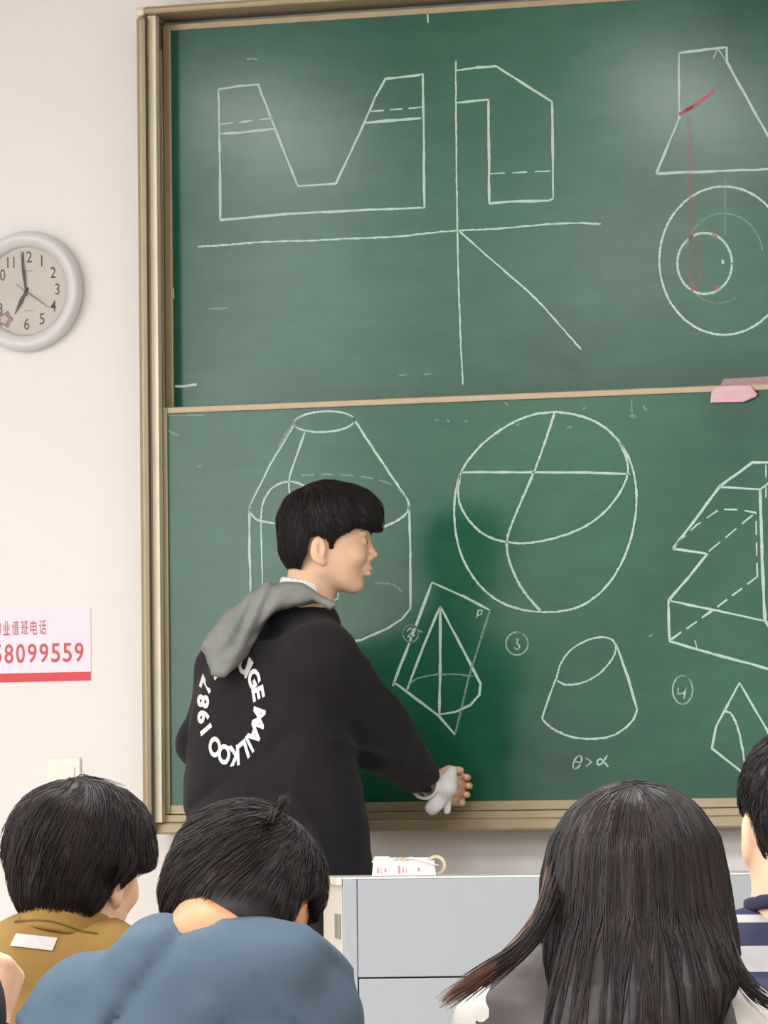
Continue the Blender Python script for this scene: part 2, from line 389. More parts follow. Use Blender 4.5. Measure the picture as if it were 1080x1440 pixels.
# ---------------------------------------------------------------- the two sliding panels
def panel(label, off, xl, xr, z0, z1, st, rt, rb, mg):
    e = tag(empty('sliding_board', ((xl+xr)/2, -off, z0)), label, 'chalkboard')
    mb = MB(); mb.box(xl+st*.5, xr-st*.5, -off+.006, -off+.024, z0+rb*.5, z1-rt*.5); mb.build('writing_surface', mg, e)
    for nm, a in (('stile', (xl, xl+st, z0, z1)), ('stile', (xr-st, xr, z0, z1)), ('rail', (xl+st, xr-st, z1-rt, z1)), ('rail', (xl+st, xr-st, z0, z0+rb))):
        if a[3]-a[2] < .002: continue
        mb = MB(); mb.box(a[0], a[1], -off, -off+.028, a[2], a[3], b=.002); mb.build(nm, m_al, e)
    return e
UO, LO = .062, .108
up = panel('upper green sliding board with U-shaped front view drawing', UO, W(230.5, 300, UO)[0], XR-.006, W(243, 590, UO)[2], W(243, 33.8, UO)[2],
           W(241.5, 300, UO)[0]-W(230.5, 300, UO)[0], W(243, 33.8, UO)[2]-W(243, 43, UO)[2], .03, m_green_u)
lp = panel('lower green sliding board with sphere and cone sketches', LO, W(226, 620, LO)[0], XR-.004, zb2+.001, W(232, 572.8, LO)[2],
           W(235, 620, LO)[0]-W(226, 620, LO)[0], W(232, 572.8, LO)[2]-W(232, 582, LO)[2], W(900, 1124, LO)[2]-zb2, m_green_l)

# ---------------------------------------------------------------- chalk
m_ch = chalk_mat('chalk_white', (204, 226, 214), .95); m_ch2 = chalk_mat('chalk_faint', (186, 214, 196), .42)
m_red = chalk_mat('chalk_red', (236, 112, 126), .7); m_redf = chalk_mat('chalk_red_faint', (214, 130, 140), .17); m_smear = chalk_mat('chalk_smear', (190, 210, 196), .35)
def smooth_line(p, n=2):
    p = np.array(p, float)
    for _ in range(n):
        if len(p) < 3: break
        q = [p[0]]
        for i in range(len(p)-1): q += [p[i]*.75+p[i+1]*.25, p[i]*.25+p[i+1]*.75]
        q += [p[-1]]; p = np.array(q)
    return p
rng = np.random.RandomState(11)
def chalk(par, off, label, strokes, m=None, width=3.3):
    'strokes: (points in photograph pixels, style) with style s=straight, c=curve, d=dashed'
    mb = MB(); y = off-.006+.0012
    for st in strokes:
        pts, sty = st[0], (st[1] if len(st) > 1 else 's'); wd = st[2] if len(st) > 2 else width
        p = np.array([W(a, b, y)[[0, 2]] for a, b in pts])
        if 'c' in sty: p = smooth_line(p, 3)
        seg = np.linalg.norm(np.diff(p, axis=0), axis=1); L = np.concatenate([[0], np.cumsum(seg)]); tot = L[-1]
        def at(t): return np.array([np.interp(t, L, p[:, 0]), np.interp(t, L, p[:, 1])])
        runs = [(0, tot)]
        if 'd' in sty:
            d, g = .028, .014; n = max(1, int((tot+g)/(d+g))); k = tot/(n*(d+g)-g); runs = [(i*(d+g)*k, (i*(d+g)+d)*k) for i in range(n)]
        for a, b in runs:
            ts = sorted(set([t for t in L if a < t < b]+list(np.linspace(a, b, max(2, int((b-a)/.025)+1)))))
            q = np.array([at(t) for t in ts]); q += rng.randn(*q.shape)*.0003; T = np.gradient(q, axis=0) if len(q) > 1 else q
            T /= np.linalg.norm(T, axis=1, keepdims=True)+1e-9; Nn = np.stack([-T[:, 1], T[:, 0]], 1)
            hw = wd*.00082*(1+.22*rng.randn(len(q)).clip(-1, 1)); hw[0] *= .7; hw[-1] *= .7
            A, B = q+Nn*hw[:, None], q-Nn*hw[:, None]; n = len(q)
            v = [(A[i][0], -y, A[i][1]) for i in range(n)]+[(B[i][0], -y, B[i][1]) for i in range(n)]
            mb.add(v, [(i, i+1, n+i+1, n+i) for i in range(n-1)])
    o = mb.build('chalk_drawing', m or m_ch, par)
    if label: o['label'] = label
    return o
def ellp(cx, cy, rx, ry, a0=0, a1=360, rot=0, n=40):
    c, s = math.cos(math.radians(rot)), math.sin(math.radians(rot)); o = []
    for i in range(n+1):
        a = math.radians(a0+(a1-a0)*i/n); x, y = rx*math.cos(a), ry*math.sin(a); o.append((cx+x*c-y*s, cy+x*s+y*c))
    return o
U, Lw = (up, UO), (lp, LO)
chalk(*U, 'white chalk front view with a V-shaped notch', [
    ([(307, 125.3), (335, 121), (363, 118.7), (387, 181), (419, 262), (472.5, 258), (512.5, 172.5), (527, 138), (542, 111), (594.7, 104.5), (596, 200), (596.5, 292), (500, 296), (402, 301), (310, 309.5), (309, 213), (308, 147), (307, 125.3)],),
    ([(309, 188.5), (345, 186), (387, 181)],), ([(513, 172.5), (550, 169.5), (592.5, 166)], 's', 4)])
chalk(*U, None, [([(309, 174.7), (345, 171), (383, 165.5)], 'd', 2.4), ([(522, 156.5), (592.5, 151)], 'd', 3)], m_ch)
chalk(*U, 'white chalk side view profile with one dashed line', [
    ([(640, 99.5), (670, 95), (697, 93), (776.5, 143), (778, 279)], 's', 3.4), ([(778, 279), (772, 282), (725, 283), (688, 286), (687.5, 210), (686.7, 140)], 's', 3.6), ([(686.7, 140), (641, 144.5)],), ([(689, 244.5), (773, 240.5)], 'd', 3)])
chalk(*U, 'white chalk axes with a slanting mitre line', [
    ([(641, 85), (641, 150), (643, 325), (646, 440), (651, 541)], 'c', 2.4), ([(278, 347), (320, 344.5), (365, 340), (450, 338), (500, 335), (560, 333), (600, 328), (640, 324), (700, 322), (760, 316), (810, 313), (845, 315)], 'c', 2.4),
    ([(646, 325), (700, 373), (755, 420), (785, 455), (817, 491)], 'c', 2.4)])
chalk(*U, 'white chalk cut cone outline above two circles', [
    ([(954.7, 74.7), (990, 70), (1022, 66.7), (1022, 86.7), (1080, 191), (1106, 240)],), ([(954.7, 74.7), (955.6, 164.5), (923, 244), (1000, 241), (1106, 237)],),
    ([(1003, 82), (1009, 68), (1021, 86)], 's', 1.8), (ellp(1018, 366.5, 91, 104.5), 'c', 3), (ellp(991, 370.5, 38.5, 43), 'c', 3.2), ([(1016, 365), (1016.5, 371)], 's', 5)])
chalk(*U, None, [(ellp(1018, 362, 55, 62, 190, 350), 'c', 2), (ellp(1010, 372, 48, 54, 60, 130), 'c', 2), ([(1020, 250), (1020, 330)], 's', 1.6),
    ([(293, 434), (321, 434)], 's', 3), ([(347, 83), (362, 83.5)], 's', 4), ([(560, 528), (572, 527)], 's', 3), ([(596, 526.5), (606, 525.5)], 's', 3)], m_ch2)
chalk(*U, 'white chalk smear at the left edge of the board', [([(246, 543), (256, 543.5), (268, 541.5), (277, 541)], 's', 4.2)], m_ch)
chalk(*U, None, [([(600, 12), (602, 22), (602, 32)], 's', 2.5), ([(244, 420), (243.5, 405)], 's', 3)], m_ch)
chalk(*U, 'red chalk curve and four red dots', [([(955.5, 160), (968, 154), (985, 142), (1004, 128)], 'c', 4.5), ([(962, 156), (975, 150)], 's', 8), ([(969, 336), (974, 331)], 's', 6), ([(1001, 330), (1008, 334)], 's', 6), ([(972, 410), (978, 402)], 's', 8), ([(1006, 408), (1012, 403)], 's', 6)], m_red)
chalk(*U, None, [([(1004, 128), (1012, 115), (1020, 104)], 'c', 4), ([(969, 165), (971, 250), (973, 405)], 's', 7), ([(985, 330), (985, 405)], 's', 4)], m_redf)

chalk(*Lw, 'white chalk bottle-like solid behind the standing person', [
    (ellp(456, 593, 42.5, 14.5, 0, 360, -3), 'c', 2.8), ([(413, 599), (383, 648), (351.5, 711)],), ([(498, 590), (534, 645), (566, 692), (575, 705), (575, 718), (565.6, 728), (550, 737), (531, 743), (509, 747), (480, 749)], 'c', 3.2),
    ([(351.5, 711), (351, 720), (358, 729), (367, 733), (391, 737), (420, 741)], 'c', 3), ([(350.5, 714), (351, 770), (352.4, 835)],), ([(367, 733), (369, 825)], 's', 2.4),
    ([(367, 731), (368, 711), (376.7, 692), (389, 681), (405, 676.5), (421, 679), (432, 686)], 'c', 2.6), ([(428.6, 608), (408, 667), (406, 680), (408, 700)],),
    ([(575.5, 711), (577, 780), (577, 856), (565.6, 870), (546.7, 882.7), (509, 899.4), (470, 908)],), ([(475.5, 832), (475.5, 842), (462, 848)], 's', 2.6)])
chalk(*Lw, None, [([(424, 668.6), (461.7, 666), (509, 669.6), (553, 680), (572, 700)], 'cd', 2.6), ([(528, 820), (547, 820), (557, 824), (565, 832)], 'c', 2.4), ([(413, 594), (400, 616), (392, 628)], 's', 4)], m_ch2)
chalk(*Lw, 'white chalk sphere with two crossing great circles', [
    ([(780, 579), (743.5, 583), (705, 602.6), (671, 630), (647.7, 662), (639, 696), (638.5, 739), (647.7, 781.5), (667, 815.5), (692, 841), (726.5, 857), (765, 861.5), (799, 859), (828.7, 847.5), (858.5, 820), (880, 781), (892.6, 739), (896.5, 692), (888, 649), (871, 619.6), (845.7, 596), (811.7, 582.6), (780, 579)], 'c', 2.9),
    ([(648, 664), (748, 664), (824, 664.5), (886, 666.5)],), ([(780, 580), (769, 615), (752, 662), (731, 709), (717, 743), (711.6, 764), (716, 790), (728.6, 820), (743.5, 841), (760, 859)], 'c', 3.2),
    ([(647, 668), (643, 700.5), (654, 726), (675, 749.5), (701, 761), (735, 765), (773, 759), (812, 747), (846, 726), (871, 696), (884, 668), (882, 645), (871, 622)], 'c', 3)])
chalk(*Lw, 'white chalk cone cut by an upright plane marked with a letter', [
    ([(607.5, 819), (650, 838), (689, 857.5)],), ([(607.5, 819), (580, 893), (552, 965)], 's', 3.8), ([(554, 959), (617.5, 1007), (640, 1033)],),
    ([(619, 852.5), (595, 910), (572.5, 970)],), ([(619, 853), (619, 930), (617.5, 1005)], 's', 3.8), ([(619, 852.5), (650, 912), (676, 962), (674, 977.5), (660, 992.5), (640, 1001), (617.5, 1005)], 's', 3.4),
    ([(670, 869), (673, 858), (678, 858), (677, 864), (671, 866)], 's', 2), (ellp(577.5, 891, 11, 12), 'c', 2.2), ([(572, 888), (577, 883), (581, 887), (573, 896), (579, 896), (584, 893)], 's', 2.2)])
chalk(*Lw, None, [([(689, 857.5), (660, 950), (640, 1033)], 's', 3), ([(572.5, 965), (582.5, 955), (605, 949), (640, 947.5), (665, 951)], 'c', 2.4)], m_ch2)
chalk(*Lw, 'circled number 3 in white chalk', [(ellp(727, 905, 15.5, 16, -60, 285), 'c', 2), ([(724, 899), (729, 898), (727, 904), (731, 909), (728, 914), (723, 911)], 's', 1.8)])
chalk(*Lw, 'white chalk truncated cone with slanted top', [
    ([(782.5, 955), (786, 938), (796, 920), (810, 907.5), (835, 896), (858, 896), (867.5, 908), (863, 925), (845, 947), (820, 961), (795, 964), (783, 957)], 'c', 2.4),
    ([(781.5, 955), (762.5, 1007.5), (763, 1013), (780, 1027.5), (805, 1037.5), (835, 1040), (865, 1035), (890, 1015), (896, 998)], 'c', 2.8), ([(866, 905), (882, 950), (896, 998)],)])
chalk(*Lw, 'chalk note theta greater than alpha', [(ellp(812, 1072, 5, 10, 0, 360, 25, 16), 'c', 2.2), ([(807, 1070), (817, 1073)], 's', 2),
    ([(824, 1066), (832, 1071), (824, 1078)], 's', 2.2), ([(854, 1062), (848, 1072), (842, 1077), (839, 1071), (844, 1066), (850, 1072), (855, 1078)], 'c', 2.4)])
chalk(*Lw, 'circled number 4 in white chalk', [(ellp(960, 970, 14, 20, -50, 290), 'c', 2), ([(954, 967), (953, 976), (961, 975), (966, 966), (963, 975), (962, 983)], 's', 1.9)])
chalk(*Lw, 'white chalk small cone with a curved section, lower right', [
    ([(1040, 960), (1024, 990), (1007, 1022), (1001, 1052), (1050, 1091), (1058, 1089), (1085, 1086)],), ([(1040, 960), (1062, 998), (1090, 1046)],), ([(1020, 1001), (1027, 1001), (1035, 1015), (1042, 1040), (1047, 1070), (1048, 1088)], 'c', 2.8)])
chalk(*Lw, 'white chalk wedge-shaped solid in oblique view with dashed hidden edges', [
    ([(1095, 650), (1058.6, 650), (1012, 684), (978, 730), (945.8, 771.7), (994.8, 778.5), (968, 812), (940, 844.5), (941.5, 902), (1001, 919), (1100, 946)], 's', 3.4),
    ([(1012, 685), (1069, 688), (1095, 668)], 's', 3.4), ([(1069, 688), (1071, 760), (1075.7, 873), (1100, 905)], 's', 4.4), ([(940, 844.5), (1010, 859), (1075.7, 873)], 's', 3.2),
    ([(950, 766), (980, 738), (1012, 716), (1040, 717), (1063, 721), (1064, 765), (1065, 811)], 'd', 2.8), ([(1058.7, 724), (997, 775)], 'd', 2.8), ([(1065, 811), (1000, 860), (943.7, 899)], 'd', 3.2), ([(1077, 653), (1077, 700)], 'd', 2.4), ([(977, 900), (980, 912)], 's', 2)])
sm = []
for a, b, l in ((240, 605, 14), (246, 611, 10), (280, 657, 5), (700, 562, 9), (712, 567, 5), (742, 561, 9), (888, 566, 3), (889, 586, 9), (888, 575, 4), (907, 572, 5), (728, 598, 5), (822, 573, 4), (800, 602, 6), (614, 591, 5), (630, 592, 4), (655, 592, 4), (915, 895, 5), (430, 575, 12), (590, 885, 8)):
    sm.append(([(a-l/2, b+rng.randn()), (a+l/2, b+rng.randn()*2)], 's', 3.5))
sm += [([(236, 584), (285, 584), (287, 580)], 's', 2), ([(888, 562), (889, 588), (895, 587)], 's', 2)]
chalk(*Lw, None, sm, m_ch2)['kind'] = 'stuff'

# the pink rubbed patch: a scrap of pink paper hanging from the middle rail
m_pink = mat('pink_paper', (226, 190, 192), .8, noise=(30, .6), rgb2=(215, 160, 172)); m_pinks = chalk_mat('pink_chalk_dust', (222, 172, 178), .55)
pts = [(999, 566), (1000, 551), (1009, 544), (1030, 542.5), (1055, 542), (1060, 548), (1064, 554), (1062, 558), (1046, 565)]
mb = MB(); f = [W(a, b, LO+.006) for a, b in pts]; n = len(f); bk = [p+np.array([0, .009, 0]) for p in f]
f = [p+np.array([0, .003*math.sin(i*2.1), 0]) for i, p in enumerate(f)]
mb.add(f+bk, [tuple(range(n)), tuple(range(n, 2*n))[::-1]]+[(i, (i+1) % n, n+(i+1) % n, n+i) for i in range(n)])
o = mb.build('paper_scrap', m_pink, None, loc=W(1030, 555, LO)); recalc(o); tag(o, 'pink paper scrap on the board under the middle rail', 'paper')
mb = MB(); v = [W(a, b, LO+.0006) for a, b in ((1010, 546), (1018, 533), (1085, 529), (1085, 540.5), (1050, 542))]; mb.add(v, [(0, 1, 2, 3, 4)])
o = mb.build('dust_patch', m_pinks, lp); o['label'] = 'pink chalk dust on the rail'

# ---------------------------------------------------------------- wall clock
m_rim = mat('clock_plastic', (216, 214, 213), .28, spec=.5); m_dial = mat('clock_dial', (228, 222, 212), .7); m_num = mat('clock_print', (120, 112, 106), .7); m_hand = mat('clock_hand', (88, 84, 82), .4)
cc = W(35, 409, .03); CX, CZ = cc[0], cc[2]
ck = tag(empty('wall_clock', (CX, -.001, CZ)), 'round silver-white wall clock showing about seven, left of the chalkboard', 'clock')
mb = MB(); mb.lathe((CX, 0, CZ), [(.136, -.001), (.1425, -.012), (.1435, -.024), (.140, -.035), (.132, -.041), (.122, -.040), (.112, -.033), (.1065, -.026), (.1055, -.018)], 72); mb.lathe((CX, 0, CZ), [(.0, -.002), (.136, -.001)], 72)
o = mb.build('rim', m_rim, ck, smooth=True); recalc(o)
mb = MB(); mb.lathe((CX, 0, CZ), [(0, -.019), (.1065, -.019)], 64); o = mb.build('dial', m_dial, ck)
mb = MB(); mb.lathe((CX, 0, CZ), [(0, -.033), (.05, -.032), (.09, -.0295), (.108, -.0265)], 64); mb.build('glass', glass('clock_glass'), ck, smooth=True)
for h in range(1, 13):
    if h == 7: continue
    v, f = text_mesh(str(h), .038, 0.0004); a = math.radians(h*30); w_ = .82
    lx, lz = CX+.080*math.sin(a), CZ+.080*math.cos(a)
    mb = MB(); mb.add([(lx+p[0]*w_, -.0195, lz+p[1]) for p in v], f); mb.build('numeral', m_num, ck)
def chand(px, py, tail, w0, w1, y, name, m):
    t = W(px, py, .025); dx, dz = t[0]-CX, t[2]-CZ; L = math.hypot(dx, dz); dx /= L; dz /= L; nx, nz = -dz, dx
    pts = [(-tail, w0*.6), (0, w0*.6), (L*.45, w1), (L, .0006)]
    v = [(CX+dx*s+nx*q*g, y, CZ+dz*s+nz*q*g) for s, q in pts for g in (1, -1)]; v += [(a, b+.0012, c) for a, b, c in v]
    fs = []
    for i in range(3): fs += [(2*i, 2*i+1, 2*i+3, 2*i+2), (8+2*i, 8+2*i+2, 8+2*i+3, 8+2*i+1), (2*i, 2*i+2, 8+2*i+2, 8+2*i), (2*i+1, 8+2*i+1, 8+2*i+3, 2*i+3)]
    fs += [(0, 8, 9, 1), (6, 7, 15, 14)]
    mb = MB(); mb.add(v, fs); mb.build(name, m, ck)
chand(29.5, 354, .012, .003, .0042, -.024, 'minute_hand', m_hand)
chand(20, 442, .01, .004, .0055, -.022, 'hour_hand', m_hand)
chand(68, 432, .030, .0012, .0012, -.0255, 'second_hand', m_num)
mb = MB(); mb.lathe((CX, 0, CZ), [(0, -.0275), (.004, -.027), (.0045, -.021)], 16); mb.build('hub', m_hand, ck)
for (a, b, r, m, y) in ((8, 449, .018, mat('sticker_grey', (168, 150, 146), .7), -.0200), (6, 449, .0095, mat('sticker_pink', (228, 205, 200), .7), -.0206)):
    c = W(a, b, .02); mb = MB(); mb.add([(c[0]+r*(1+.18*math.cos(5*t))*math.cos(t), y, c[2]+r*(1+.18*math.cos(5*t))*math.sin(t)) for t in np.linspace(0, 6.283, 31)[:-1]], [tuple(range(30))]); mb.build('sticker', m, ck)
v, f = text_mesh('Q', .006)
for py in (381, 437):
    c = W(40, py, .02); mb = MB(); mb.box(c[0]-.011, c[0]+.011, -.0196, -.0192, c[2]-.0015, c[2]+.0015); mb.build('dial_mark', mat('clock_faint_print', (200, 190, 182), .7), ck)

# ---------------------------------------------------------------- notice on the wall
m_paper = mat('notice_paper', (238, 228, 240), .5); m_rt = mat('notice_red_print', (205, 92, 96), .6); m_rs = mat('notice_red_strip', (214, 72, 74), .5)
a = W(127.5, 853, .001); b = W(127.5, 958, .001); nx0 = a[0]-.52
nt_ = tag(empty('wall_notice', ((a[0]+nx0)/2, -.001, b[2])), 'white notice with red phone number and red bottom strip, left of the board', 'notice')
mb = MB(); mb.box(nx0, a[0], -.0022, -.0005, b[2], a[2]); mb.build('sheet', m_paper, nt_)
s0, s1 = W(127.5, 944.5, .001)[2], W(127.5, 957, .001)[2]
mb = MB(); mb.box(nx0, a[0]-.0005, -.0030, -.0023, s1, s0); mb.build('strip', m_rs, nt_)
def fit_text(body, pxa, pxb, pya, pyb, name, par, m, y, wt=0.0, digits=False):
    A, B = W(pxa, (pya+pyb)/2, y), W(pxb, (pya+pyb)/2, y); z1, z0 = W((pxa+pxb)/2, pya, y)[2], W((pxa+pxb)/2, pyb, y)[2]
    n = len(body)
    for i, ch in enumerate(body):
        v, f = text_mesh(ch, 1.0, wt); lo = v.min(0); hi = v.max(0); xa = A[0]+(B[0]-A[0])*(i+.12)/n; xb = A[0]+(B[0]-A[0])*(i+.88)/n
        mb = MB(); mb.add([(xa+(p[0]-lo[0])/(hi[0]-lo[0])*(xb-xa), -y-.0004, z0+(p[1]-lo[1])/(hi[1]-lo[1])*(z1-z0)) for p in v], f); mb.build(name, m, par)
fit_text('物业值班电话', -10, 66.5, 872.5, 893, 'character', nt_, m_rt, .0026, .003)
fit_text('58099559', -12, 119.5, 905, 932, 'digit', nt_, m_rt, .0026, .012)
# switch plate
m_sw = mat('switch_plastic', (240, 236, 224), .35); c = W(90, 1091, .005)
e = tag(empty('wall_switch', (c[0], -.001, c[2])), 'cream square switch plate low on the wall above the ochre-shirted person', 'switch')
mb = MB(); mb.box(c[0]-.043, c[0]+.043, -.009, -.0005, c[2]-.043, c[2]+.043, b=.003); mb.build('plate', m_sw, e)
mb = MB(); mb.box(c[0]-.030, c[0]+.030, -.013, -.0085, c[2]-.018, c[2]+.020, b=.002); mb.build('rocker', m_sw, e)

# ---------------------------------------------------------------- podium
m_pod = mat('podium_laminate', (168, 172, 178), .45, noise=(3, .25), rgb2=(158, 163, 172)); m_podc = mat('podium_cream', (226, 218, 202), .5); m_gap = mat('podium_gap', (70, 74, 82), .7)
PA = math.radians(4.8); pc = V(482, 1234, 10.8); PT = pc[2]; PW, PD = 1.22, .55
E = np.array([math.cos(PA), math.sin(PA), 0]); Dv = np.array([-math.sin(PA), math.cos(PA), 0])
def pf(p): return pc*np.array([1, 1, 0])+E*p[0]+Dv*p[1]+np.array([0, 0, p[2]])
pbase = to_world(np.array([pf((PW/2, PD/2, PLAT))]))[0]
pod = tag(empty('podium', pbase), 'pale grey-blue teacher podium with a cream left side', 'podium')
def pbox(name, m, *a, b=.002):
    mb = MB(); mb.box(*a, b=b); mb.xf(lambda p: pf(p)); return mb.build(name, m, pod, view=True)
k = .00144
pbox('top', mat('podium_top', (232, 232, 228), .4), -.001, PW+.02, 0, PD+.02, PT-.004, PT)
pbox('top_edge', m_podc, -.012, -.001, .004, PD+.02, PT-.016, PT)
zs = PT-(1374.5-1233)*k
pbox('carcass', m_gap, .006, PW-.006, .02, PD-.01, PLAT+.001, PT-.005)
pbox('stile', m_pod, 0, .0285, .0, .03, PLAT+.001, PT-.004)
pbox('stile', m_pod, PW-.0285, PW, .0, .03, PLAT+.001, PT-.004)
pbox('drawer_front', m_pod, .0296, PW-.0296, .001, .025, zs+.0015, PT-.0042)
pbox('door', m_pod, .0312, PW/2-.001, .001, .025, PLAT+.06, zs-.0015)
pbox('door', m_pod, PW/2+.001, PW-.0312, .001, .025, PLAT+.06, zs-.0015)
pbox('plinth', m_pod, .0296, PW-.0296, .008, .03, PLAT+.001, PLAT+.058)
pbox('side_panel', m_podc, -.0005, .006, .031, PD, PLAT+.001, PT-.004)
pbox('side_panel', m_podc, PW-.006, PW+.0005, .031, PD, PLAT+.001, PT-.004)
pbox('latch', mat('latch_metal', (150, 146, 136), .4, metal=.6), -.006, -.0005, .06, .16, PT-.125, PT-.075)

# chalk carton, chalks and tape roll on the podium
def vpod(px, d): q = V(px, 1233, d); return np.array([q[0], q[1], PT])
bx = vpod(568, 11.0); m_card = mat('white_card', (240, 238, 234), .6); m_cr = mat('card_red_print', (206, 140, 140), .6)
cb = tag(empty('chalk_box', to_world(np.array([bx]))[0]), 'open white carton with red print on the podium', 'box')
mb = MB(); hw, dp, hh, t = .066, .05, .030, .002
mb.box(-hw, hw, 0, t, 0, hh); mb.box(-hw, hw, dp-t, dp, 0, hh); mb.box(-hw, -hw+t, t, dp-t, 0, hh); mb.box(hw-t, hw, t, dp-t, 0, hh); mb.box(-hw+t, hw-t, t, dp-t, 0, t)
mb.xf(lambda p: bx+np.array([p[0]*(1-.05*(p[2]/hh)), p[1], p[2]+.001])); mb.build('body', m_card, cb, view=True)
for nm, q in (('flap', [(-.066, 0, .030), (-.022, 0, .030), (-.030, .03, .041), (-.060, .03, .041)]), ('flap', [(.006, 0, .037), (.064, .0, .024), (.072, -.012, .022), (.014, -.010, .040)]), ('flap', [(-.064, .05, .030), (.064, .05, .030), (.058, .065, .038), (-.058, .065, .038)])):
    q = [bx+np.array(p) for p in q]; mb = MB(); mb.add(q+[p-np.array([0, 0, .0015]) for p in q], [(0, 1, 2, 3), (7, 6, 5, 4), (0, 4, 5, 1), (1, 5, 6, 2), (2, 6, 7, 3), (3, 7, 4, 0)]); mb.build(nm, m_card, cb, view=True)
mb = MB()
for x, w_, z0, z1 in ((-.055, .004, .006, .017), (-.048, .002, .006, .017), (-.040, .004, .008, .016), (-.012, .005, .005, .021), (-.003, .003, .006, .019), (.004, .002, .007, .015), (.028, .005, .009, .018)): mb.box(x, x+w_, -.0008, 0, z0, z1)
mb.xf(lambda p: bx+np.array(p)); mb.build('print', m_cr, cb, view=True)
for i, (dx, col, nm) in enumerate(((-.020, (190, 214, 180), 'green'), (-.008, (214, 190, 160), 'orange'), (.003, (228, 176, 170), 'pink'), (.014, (236, 232, 224), 'white'))):
    o = MB(); c = bx+np.array([dx, .012+.004*i, .003]); o.tube([c, c+np.array([.004, .002, .036])], [.0048, .0042], 10)
    ob = o.build('chalk_stick', mat('chalk_'+nm, col, .9), None, loc=to_world(np.array([c]))[0], view=True); recalc(ob); tag(ob, nm+' chalk stick standing in the open white carton', 'chalk', 'chalks in the carton')
rc = vpod(613, 11.06); mb = MB()
mb.lathe((0, 0, 0), [(.0145, 0), (.021, 0), (.021, .024), (.0145, .024), (.0145, 0)], 32, axis='z'); mb.xf(lambda p: rc+np.array([p[0], p[2]-.012, p[1]+.0215])); o = mb.build('tape_roll', mat('beige_tape', (214, 200, 170), .4), None, loc=to_world(np.array([rc]))[0], view=True, smooth=False); recalc(o)
tag(o, 'beige tape roll standing behind the carton on the podium', 'tape')
# ================================================================= people
m_skin = mat('skin', (238, 197, 164), .5, noise=(22, .35), rgb2=(232, 172, 142), sss=.12, spec=.35)
m_skin_shade = mat('skin_shaded', (204, 146, 106), .5, noise=(14, .5), rgb2=(188, 118, 84), sss=.12, spec=.3)  # darker, more orange skin: shade on the bowed nape put into the colour
m_hairb = hair_mat('hair_black', (24, 19, 20), (36, 29, 30), .5)
m_haird = hair_mat('hair_dark_brown', (21, 15, 14), (46, 35, 33), .5)
m_hairg = hair_mat('hair_long', (16, 11, 11), (44, 32, 31), .4)
m_hairt = hair_mat('hair_tips', (84, 54, 42), (120, 82, 64), .5)
def frame(az, pitch=0, roll=0):
    az, pitch, roll = map(math.radians, (az, pitch, roll))
    f = np.array([math.sin(az), math.cos(az), 0]); l = np.array([-math.cos(az), math.sin(az), 0]); u = np.array([0, 0, 1.])
    f2 = f*math.cos(pitch)-u*math.sin(pitch); u2 = u*math.cos(pitch)+f*math.sin(pitch)
    l3 = l*math.cos(roll)+u2*math.sin(roll); u3 = u2*math.cos(roll)-l*math.sin(roll)
    return np.stack([f2, l3, u3])
class Head:
    def __init__(s, O, az, pitch=0, roll=0, scale=1.0): s.O = np.array(O, np.float32); s.R = frame(az, pitch, roll).astype(np.float32); s.s = scale
    def loc(s, P): return ((P-s.O)@s.R.T)/s.s
    def out(s, q): return s.O+(np.asarray(q)*s.s)@s.R
def head_sdf(q, face=True):
    ay = np.abs(q[..., 1]); A = np.stack([q[..., 0], ay, q[..., 2]], -1)
    d = ell(q, (-.002, 0, .042), (.094, .075, .086))
    d = smin(d, ell(q, (.036, 0, -.012), (.050, .057, .068)), .03)
    d = smin(d, caps(A, (-.004, .046, -.034), (.056, .016, -.068), .019, .015), .025)
    d = smin(d, ell(q, (.066, 0, -.070), (.016, .020, .014)), .016)
    if face:
        d = smin(d, ell(A, (.060, .036, -.008), (.022, .020, .018)), .018)          # cheekbones
        d = smin(d, ell(q, (.078, 0, .043), (.013, .046, .011)), .014)              # brow
        d = smax(d, -ell(A, (.098, .030, .024), (.018, .016, .011)), .012)          # eye sockets
        d = smin(d, ell(A, (.0745, .030, .024), (.0125, .0145, .0115)), .003)       # lids over the eyeballs
        d = smin(d, caps(q, (.084, 0, .034), (.100, 0, .000), .0055, .0085), .008)
        d = smin(d, ell(q, (.1015, 0, -.003), (.0085, .0088, .0075)), .006)
        d = smin(d, ell(A, (.093, .011, -.008), (.010, .0065, .0065)), .005)
        d = smin(d, ell(q, (.082, 0, -.030), (.0155, .024, .018)), .012)
        d = smin(d, ell(q, (.0915, 0, -.0325), (.009, .021, .0058)), .004)
        d = smin(d, ell(q, (.0900, 0, -.0435), (.009, .018, .0062)), .004)
        d = smax(d, -ell(q, (.1015, 0, -.0382), (.005, .022, .0012)), .002)
    ear = ell(A, (-.020, .0765, .002), (.017, .0085, .029), frame(90, 0, 0)[[0, 1, 2]] if False else None)
    ear = smin(ear, ell(A, (-.010, .073, -.024), (.009, .006, .009)), .008)
    ear = smax(ear, -ell(A, (-.014, .087, .006), (.0085, .0075, .017)), .004)
    return smin(d, ear, .006)
